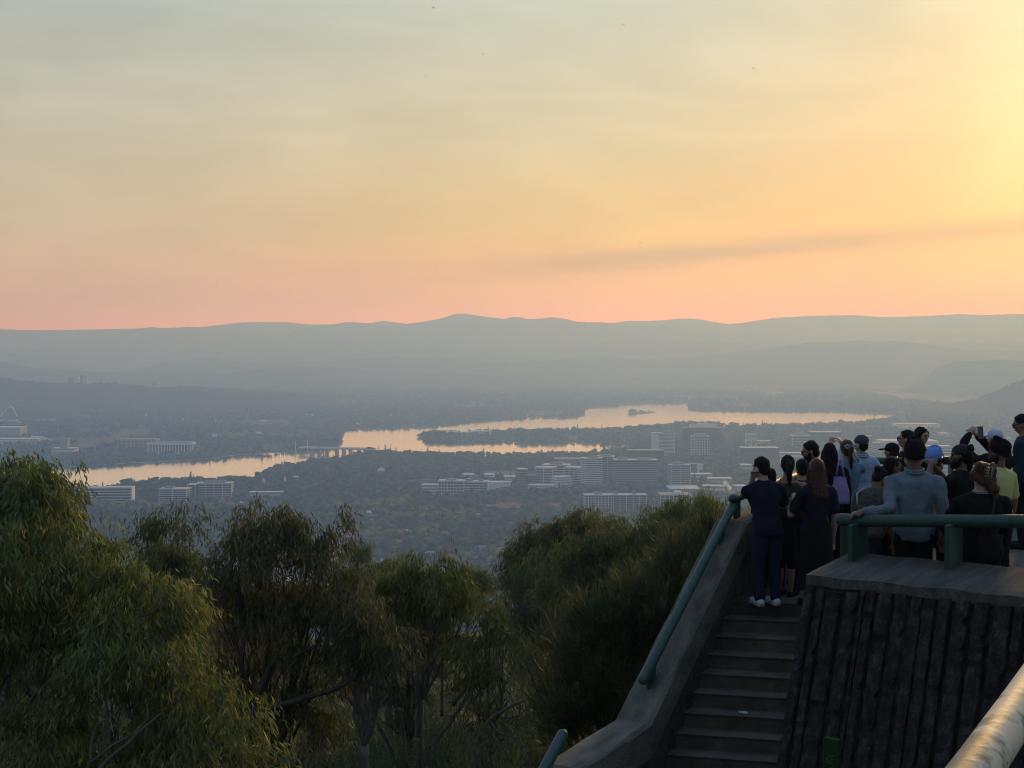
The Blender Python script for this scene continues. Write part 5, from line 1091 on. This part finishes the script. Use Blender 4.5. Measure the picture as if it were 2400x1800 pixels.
            for q in range(26): a = rg.uniform(0, 6.28); hs_.ball(hd(hc + Vector((.055 * math.cos(a), -.030 + .028 * math.sin(a * 2), rg.uniform(-.05, .055)))), rg.uniform(.014, .024), None, 8, 6)
            limb(hs_, [hd(hc + Vector((.02, -.05, -.03))), hd(hc + Vector((.055, -.055, -.08))), hd(hc + Vector((.06, -.05, -.13)))], [.032, .032, .014])
        surf(hs_, 'hair', HAIR[hcol], root, .009, 10 if hair == 'long' else 3, (.006 if hair == 'long' else .014) + curl, CURL, H=H)
    if beard:
        bs = Soup(); bs.ball(hd(hc + Vector((0, .026, -.050))), (.040, .036, .036), Rh); bs.ball(hd(hc + Vector((0, .046, -.062))), (.026, .022, .030), Rh)
        for sd in (-1, 1): limb(bs, [hd(hc + Vector((sd * .042, .004, -.012))), hd(hc + Vector((sd * .034, .022, -.044)))], [.010, .018])
        surf(bs, 'beard', HAIR[beard], root, .009, 2, .012, CURL, H=H)
    if hat:
        kind, hm = hat if isinstance(hat, tuple) else (hat, None); q = Soup()
        if kind == 'turban':
            q.ball(hd(hc + Vector((0, -.010, .034))), (.061, .070, .057), Rh, 20, 12); q.ball(hd(hc + Vector((0, -.022, .008))), (.055, .056, .044), Rh, 20, 12)
            for i in range(6):
                Rw = Rh @ Matrix.Rotation(R(18 + 4 * i), 3, 'X') @ Matrix.Rotation(R(24 if i % 2 else -24), 3, 'Y'); c_ = hd(hc + Vector((0, -.012, .012 + .011 * i)))
                ring = [c_ + Rw @ Vector(((.053 - .0025 * i) * math.cos(a), (.062 - .0025 * i) * math.sin(a), 0)) for a in np.linspace(0, 2 * math.pi, 25)]; q.tube(ring, .0095, 8)
            surf(q, 'turban', hm, root, .008, 1, .008, CURL, H=H)
        elif kind == 'cap':
            q.ball(hd(hc + Vector((0, -.006, .024))), (.054, .063, .048), Rh, 16, 10); q.add(*prism([(0, 0)] * 3, 0, 0)) if False else None
            br_ = [hd(hc + Vector((x_, y_, z_))) for x_, y_, z_ in ((-.045, .04, .022), (-.04, .085, .010), (0, .105, .008), (.04, .085, .010), (.045, .04, .022), (.03, .03, .03), (-.03, .03, .03))]
            for i in range(6): q.ball(br_[i].lerp(br_[(i + 1) % 7], .5), (.024, .024, .006), Rh, 8, 6)
            q.ball(hd(hc + Vector((0, .070, .014))), (.042, .034, .006), Rh, 12, 6); surf(q, 'cap', hm, root, .007, 2, H=H)
        elif kind == 'beanie':
            q.ball(hd(hc + Vector((0, -.008, .026))), (.055, .064, .050), Rh, 16, 10); q.ball(hd(hc + Vector((0, .04, .020))), (.042, .026, .012), Rh, 12, 6); surf(q, 'flat_cap', hm, root, .008, 2, .006, CURL, H=H)
        elif kind == 'bandana':
            q.ball(hd(hc + Vector((0, -.004, .024))), (.053, .062, .047), Rh, 16, 10); q.ball(hd(hc + Vector((0, -.064, .004))), (.016, .012, .012), Rh); limb(q, [hd(hc + Vector((.004, -.066, .0))), hd(hc + Vector((.012, -.078, -.035)))], [.012, .006]); surf(q, 'bandana', hm, root, .008, 2, .006, CURL, H=H)
        elif kind == 'sunglasses':
            for sd in (-1, 1): q.ball(hd(hc + Vector((sd * .024, .046, .050))), (.020, .010, .012), Rh, 10, 6); limb(q, [hd(hc + Vector((sd * .044, .04, .05))), hd(hc + Vector((sd * .054, -.01, .02)))], [.004, .004], n=6)
            q2 = q.obj('sunglasses', mat('sunglass_plastic', (.01, .008, .008), rough=.15), root, True); q2.scale = (H, H, H)
    if glasses:
        q = Soup()
        for sd in (-1, 1):
            ring = [hd(hc + Vector((sd * .022 + .017 * math.cos(a), .064, .0 + .013 * math.sin(a)))) * H for a in np.linspace(0, 2 * math.pi, 17)]; q.tube(ring, .0022 * H, 5); q.tube([hd(hc + Vector((sd * .039, .062, .004))) * H, hd(hc + Vector((sd * .050, -.005, .002))) * H], .0022 * H, 5)
        q.tube([hd(hc + Vector((-.006, .066, .002))) * H, hd(hc + Vector((.006, .066, .002))) * H], .0022 * H, 5); q.obj('glasses', mat('spectacle_frame', (.02, .02, .02), rough=.25, spec=.6), root, True)
    if strap:
        col, pts, r_ = strap; Soup().tube([tr(p) * H for p in pts], r_ * H, 8).obj('strap', col, to, True)
    if stripe:
        for zz in stripe[1]:
            w_ = float(np.interp(zz, [r[0] for r in rings], [r[1] for r in rings])) + .014; q_ = float(np.interp(zz, [r[0] for r in rings], [r[2] for r in rings])) + .015
            Soup().tube([tr((w_ * math.cos(a), q_ * math.sin(a) + .004, zz)) * H for a in np.linspace(math.pi * 1.02, 2 * math.pi - .06, 13)], .003 * H, 6).obj('collar_stripe', stripe[0], to, True)
    return dict(root=root, base=base, H=H, world=lambda p: base + Rz @ (tr(p) * H), head=lambda p: base + Rz @ (hd(hc + Vector(p)) * H), wrist={sd: base + Rz @ (arms[sd][2] * H) for sd in (-1, 1)})
C = cloth
NAVY = C('navy_cotton', (.016, .018, .034)); BLK = C('black_cloth', (.012, .012, .013)); JEAN = C('dark_denim', (.018, .026, .055)); DENIM = C('faded_denim_shirt', (.20, .255, .32), .6, 6)
LDEN = C('pale_denim_shirt', (.34, .47, .62), .8, 7); HOOD = C('washed_denim_hoodie', (.22, .34, .48), .5, 14); YEL = C('lemon_cotton', (.55, .58, .24), .85); MUST = C('mustard_cotton', (.30, .24, .06)); PEACH = C('peach_cotton', (.50, .30, .20))
OLV = C('dark_olive_cotton', (.035, .045, .030)); CAMO = C('mottled_grey_print', (.12, .12, .11), .22, 30); NVJ = C('navy_jacket', (.022, .036, .060)); BTUR = C('black_turban_cloth', (.012, .010, .012)); LTUR = C('sky_blue_turban_cloth', (.18, .32, .72), .82)
WCAP = C('white_cap_cloth', (.55, .60, .78), .9); GCAP = C('grey_wool_cap', (.075, .085, .095)); WSHOE = C('white_trainer', (.62, .63, .66), .9); BAND = C('dark_print_bandana', (.05, .055, .07), .12, 70); STR = C('white_strap', (.5, .5, .47)); BST = C('brown_leather_strap', (.055, .028, .018)); GRN = C('mint_shorts', (.16, .24, .20))
PPL = {}
PPL['navy'] = person('man in a navy T-shirt and dark jeans leaning on the parapet rail, white shoes', 1781, 1070, 16.55, Z0, 14, NAVY, JEAN, skin='light', lean=12, hyaw=22, hpitch=4, armL=((-.055, .11, .850), (-.5, -.1, -1.3)), armR=((.05, .16, .70), (1, .2, -.6)), shoes=WSHOE, wide=1.04)
person('dark-haired person mostly hidden behind the man in the navy T-shirt', 1805, 1097, 17.6, Z0, 5, BLK, BLK, skin='light', female=True)
PPL['tank'] = person('woman with a long black ponytail in a dark olive tank top', 1846, 1066, 17.3, Z0, -4, OLV, BLK, hair='ponytail', skin='tan', female=True, sleeve='tank', lean=4)
PPL['boy'] = person('small child in black shorts and top in front of the ponytailed woman', 1843, 1147, 17.0, Z0, -35, BLK, BLK, skin='tan', armL=((-.03, .16, .80), (-.6, 0, -1)), armR=((.05, .14, .78), (.6, 0, -1)), skinlegs=True, hyaw=-20, shoes=BLK)
person('bearded man in glasses turned sideways and looking down over the group', 1893, 1034, 18.4, Z0, 55, BLK, BLK, skin='tan', hyaw=22, hpitch=14, beard='black', glasses=True, face=True, lean=4)
person('short dark-haired person close under the bearded man with glasses', 1879, 1075, 17.75, Z0, 10, OLV, BLK, skin='light', female=True, strap=(C('khaki_strap', (.16, .15, .11)), [(-.05, -.05, .82), (-.06, -.09, .75), (-.03, -.09, .62)], .014))
auburn_t = (1842, 1195)
PPL['auburn'] = person('woman with long auburn hair, navy T-shirt and long black skirt reaching for the child', 1913, 1074, 16.35, Z0, 20, NAVY, BLK, hair='long', hcol='auburn', skin='light', female=True, skirt=True, armL=(('w', P(auburn_t[0] + 10, auburn_t[1] - 2, 16.6)), (-.6, -.6, -.6)), hyaw=-8)
PPL['tote'] = person('woman with long straight black hair in black, carrying the lilac tote', 1944, 1037, 18.9, Z0, 0, BLK, BLK, hair='long', skin='light', female=True, sleeve='long')
PPL['bow'] = person('woman in a washed denim hoodie with a white bow, raising her hands', 1984, 1030, 19.4, Z0, 10, HOOD, JEAN, hair='ponytail', hcol='auburn', skin='light', female=True, sleeve='long', armL=((-.06, .2, .95), (-.5, .2, -1)), armR=((.05, .2, .95), (.6, .2, -1)), wide=1.1)
person('man in a flat grey cap and pale blue denim shirt', 2018, 1019, 20.3, Z0, 14, LDEN, JEAN, skin='light', sleeve='long', hat=('beanie', GCAP), hyaw=20, collar=True, armL=((-.06, .2, .9), (-.5, .2, -1)))
person('person in a black cap with blue collar, facing away', 2090, 1036, 17.0, Z1, 18, BLK, BLK, skin='tan', hat=('cap', BLK), hyaw=10)
person('man with spiky black hair and glasses looking left', 2124, 1007, 18.0, Z1, 50, BLK, BLK, skin='light', glasses=True, hyaw=18, face=True, hair='short')
person('woman with bobbed black hair in a black top, facing back over the crowd', 2163, 1001, 18.9, Z1, -128, BLK, BLK, hair='bob', skin='light', female=True, face=True, hyaw=-14, hpitch=10)
person('woman with dark hair and sunglasses on her head in a mustard top', 2092, 1068, 15.1, Z1, -62, MUST, BLK, hair='short', skin='brown', female=True, hat='sunglasses', hyaw=-12, face=True)
PPL['camo'] = person('woman with a small bun bowing her head, mottled grey top with a white strap', 2072, 1100, 15.0, Z1, -52, CAMO, C('dark_check_cloth', (.035, .04, .075), .2, 40), hair='bun', skin='brown', female=True, lean=16, hpitch=30, face=True, wide=1.18, strap=(STR, [(-.075, .06, .80), (-.088, -.02, .825), (-.095, -.075, .78), (-.07, -.085, .70)], .008))
hand = v3(p1 + dR * .05, -1.675)
PPL['denim'] = person('man in a black turban and faded denim shirt gripping the long green rail', 2143, 1035, 14.08, Z1, -8, DENIM, BLK, hair=None, hcol='grey', skin='brown', hat=('turban', BTUR), beard='grey', sleeve='long', wide=1.13, armL=(('w', hand), (.25, -.6, -1)), hem=.44, hyaw=6, voxel=.010, collar=True)
person('man in a sky-blue turban with a grey beard and peach shirt', 2192, 1054, 15.4, Z1, -28, PEACH, BLK, hair='short', hcol='black', skin='brown', hat=('turban', LTUR), beard='grey', hyaw=-25)
PPL['band'] = person('bearded man in a dark print bandana and black T-shirt, in profile with a camera', 2252, 1040, 15.0, Z1, 48, BLK, BLK, hair='curly', skin='brown', hat=('bandana', BAND), beard='black', hyaw=34, face=True, armL=((-.09, .17, .86), (-1, .2, -.8)), armR=((.0, .2, .86), (1, .2, -1)))
PPL['phone'] = person('person in a white cap and black jacket holding a phone up high', 2332, 1004, 17.0, Z1, 8, BLK, BLK, skin='light', sleeve='long', hat=('cap', WCAP), armL=((-.115, .16, .965), (-1, .2, -.6)), armR=((-.055, .17, .95), (.8, .2, -.8)))
person('bearded man in a black turban and lemon T-shirt, in profile', 2341, 1033, 15.1, Z1, 42, YEL, BLK, hair=None, skin='brown', hat=('turban', BTUR), beard='black', hyaw=36, face=True, wide=1.08)
PPL['claw'] = person('seated woman with tousled brown hair in a claw clip, black top with striped collar', 2300, 1082, 13.75, -2.10, 2, BLK, BLK, hair='curly', hcol='brown', skin='light', female=True, sit=True, wide=1.18, sleeve='long', armL=((-.10, .2, .58), (-1, -.5, -.5)), armR=((.10, .2, .58), (1, -.5, -.5)), stripe=(STR, (.842, .834)), strap=(BST, [(.055, -.055, .83), (.03, -.098, .74), (-.02, -.10, .64), (-.06, -.095, .56)], .007), curl=.016, hem=.46)
person('tall dark-haired man in a navy jacket and glasses looking down', 2388, 971, 18.8, Z1, 55, NVJ, BLK, skin='tan', sleeve='long', glasses=True, hyaw=14, hpitch=16, face=True, wide=1.1)

# things people hold
def tote(top, label):
    r = empty('tote_bag', top); tag(r, label, 'bag'); m = C('lilac_canvas', (.40, .33, .62), .85); s_ = Soup(); rings = []
    for z, w, dp in ((-.22, .085, .012), (-.30, .10, .03), (-.42, .12, .05), (-.53, .135, .06), (-.575, .125, .05)): rings.append([(w * math.cos(a) * (1 if abs(math.cos(a)) < .9 else .96) + .02 * (z + .22) * -1, dp * math.sin(a), z) for a in np.linspace(0, 2 * math.pi, 20, endpoint=False)])
    s_.loft(rings); surf(s_, 'sack', m, r, .01, 2, .02)
    for y_ in (-.012, .012): Soup().tube([(-.05, y_, -.22), (-.022, y_, -.05), (0, y_, .02), (.022, y_, -.05), (.05, y_, -.22)], .011, 6).obj('handle', m, r, True)
    return r
tote(P(1969, 1078, 18.35), 'lilac canvas tote bag hanging from the shoulder of the woman in black')
def boxy(name, c, s, m, parent, bev=.006, rot=None):
    o = Soup().box((0, 0, 0), s).obj(name, m, parent); o.location = c
    if rot: o.rotation_euler = rot
    bv = o.modifiers.new('edge', 'BEVEL'); bv.width = bev; bv.segments = 3; return o
ph = empty('phone', P(2298, 1014, 16.62)); tag(ph, 'black phone held up by the person in the white cap', 'phone'); ph.rotation_euler = (R(-8), 0, R(10))
boxy('case', (0, 0, 0), (.074, .011, .152), mat('phone_case', (.012, .012, .014), rough=.35, spec=.5), ph); boxy('screen', (0, -.0062, 0), (.066, .002, .140), mat('phone_screen', (.03, .033, .04), (.06, .06, .07), scale=20, rough=.15, spec=.6), ph, .0008); boxy('camera_bump', (-.016, .008, .05), (.03, .006, .032), mat('phone_lens', (.02, .02, .02), rough=.2), ph, .002)
pp = empty('ice_lolly', P(1861, 1170, 16.75)); tag(pp, 'white ice lolly on a stick held by the child in black', 'ice lolly')
o = Soup().ball((0, 0, .03), (.026, .016, .050), None, 12, 8).obj('ice', mat('lolly_ice', (.62, .60, .55), (.70, .68, .64), scale=30, rough=.4), pp, True); boxy('stick', (0, 0, -.05), (.012, .004, .09), mat('lolly_stick', (.40, .28, .16)), pp, .001)
cm = empty('camera', P(2217, 1078, 14.75)); cm.name = 'photo_camera'; tag(cm, 'small black camera held to the eye of the bandana man', 'camera'); cm.rotation_euler = (0, 0, R(80))
boxy('housing', (0, 0, 0), (.12, .045, .075), mat('camera_body', (.012, .012, .013), rough=.5), cm); Soup().tube([(0, .02, 0), (0, .085, 0)], [.03, .028], 14).obj('lens', mat('phone_lens', (.02, .02, .02)), cm, True)
hb = PPL['bow']; bw = empty('hair_bow', hb['head']((0, -.088, .012))); tag(bw, 'long white ribbon bow tied on the ponytail above the denim hoodie', 'hair bow'); rib = C('white_ribbon', (.50, .54, .56))
for sd in (-1, 1):
    q = Soup(); q.tube([(0, 0, 0), (sd * .05, -.01, .035), (sd * .085, -.01, .02), (sd * .06, -.012, -.012), (0, -.005, 0)], [.010, .016, .016, .014, .008], 8).obj('loop', rib, bw, True)
    q = Soup(); q.tube([(0, -.008, 0), (.035 + sd * .015, -.03, -.09), (.075 + sd * .03, -.04, -.20)], [.010, .016, .018], 6).obj('tail', rib, bw, True)
Soup().ball((0, -.006, 0), .016).obj('knot', rib, bw, True)
hcw = PPL['claw']; cl = empty('claw_clip', hcw['head']((.012, -.094, .018))); tag(cl, 'pale open-frame claw clip in the tousled brown hair', 'hair clip'); clm = mat('tortoise_plastic', (.30, .27, .22), rough=.3)
for sd in (-1, 1):
    for i in range(4): Soup().tube([(sd * .006, 0, .05 - .028 * i), (sd * .030, -.014, .045 - .028 * i), (sd * .040, .012, .04 - .028 * i)], .0048, 6).obj('tooth', clm, cl, True)
    Soup().tube([(sd * .016, -.010, .055), (sd * .018, -.014, -.045)], .005, 6).obj('spine', clm, cl, True)
cl.rotation_euler = (0, R(10), 0)

# ------------------------------------------------------------------ birds high over the valley
bd = mat('bird_plumage', (.03, .03, .03))
bird0 = None
for i, (x, y, d) in enumerate([(997, 179, 150), (1016, 18, 190), (1132, 127, 190), (893, 397, 260), (1461, 57, 210), (1544, 176, 220), (1766, 160, 190), (1501, 569, 230), (1173, 419, 260)]):
    r = empty('bird', P(x, y, d), R(i * 73)); tag(r, 'small dark bird circling high in the smoky sky', 'bird', 'birds in the sky')
    if bird0 is None:
        b0_ = Soup().tube([(0, -.13, 0), (0, -.02, 0), (0, .09, .01), (0, .13, .01)], [.012, .04, .032, .008], 8).mesh('body', bd, True); wl = mesh('wing', [(0, .06, .01), (.14, .05, .06), (.30, -.03, .03), (.14, -.05, .05), (0, -.05, .01), (.14, 0, .07)], [(0, 1, 5), (1, 2, 5), (2, 3, 5), (3, 4, 5), (4, 0, 5)], bd); wr_ = mesh('wing', [(-v.co.x, v.co.y, v.co.z) for v in wl.vertices], [tuple(p.vertices)[::-1] for p in wl.polygons], bd); bird0 = (b0_, wl, wr_)
    for nm, me in zip(('body', 'wing', 'wing'), bird0): link(nm, me, r)
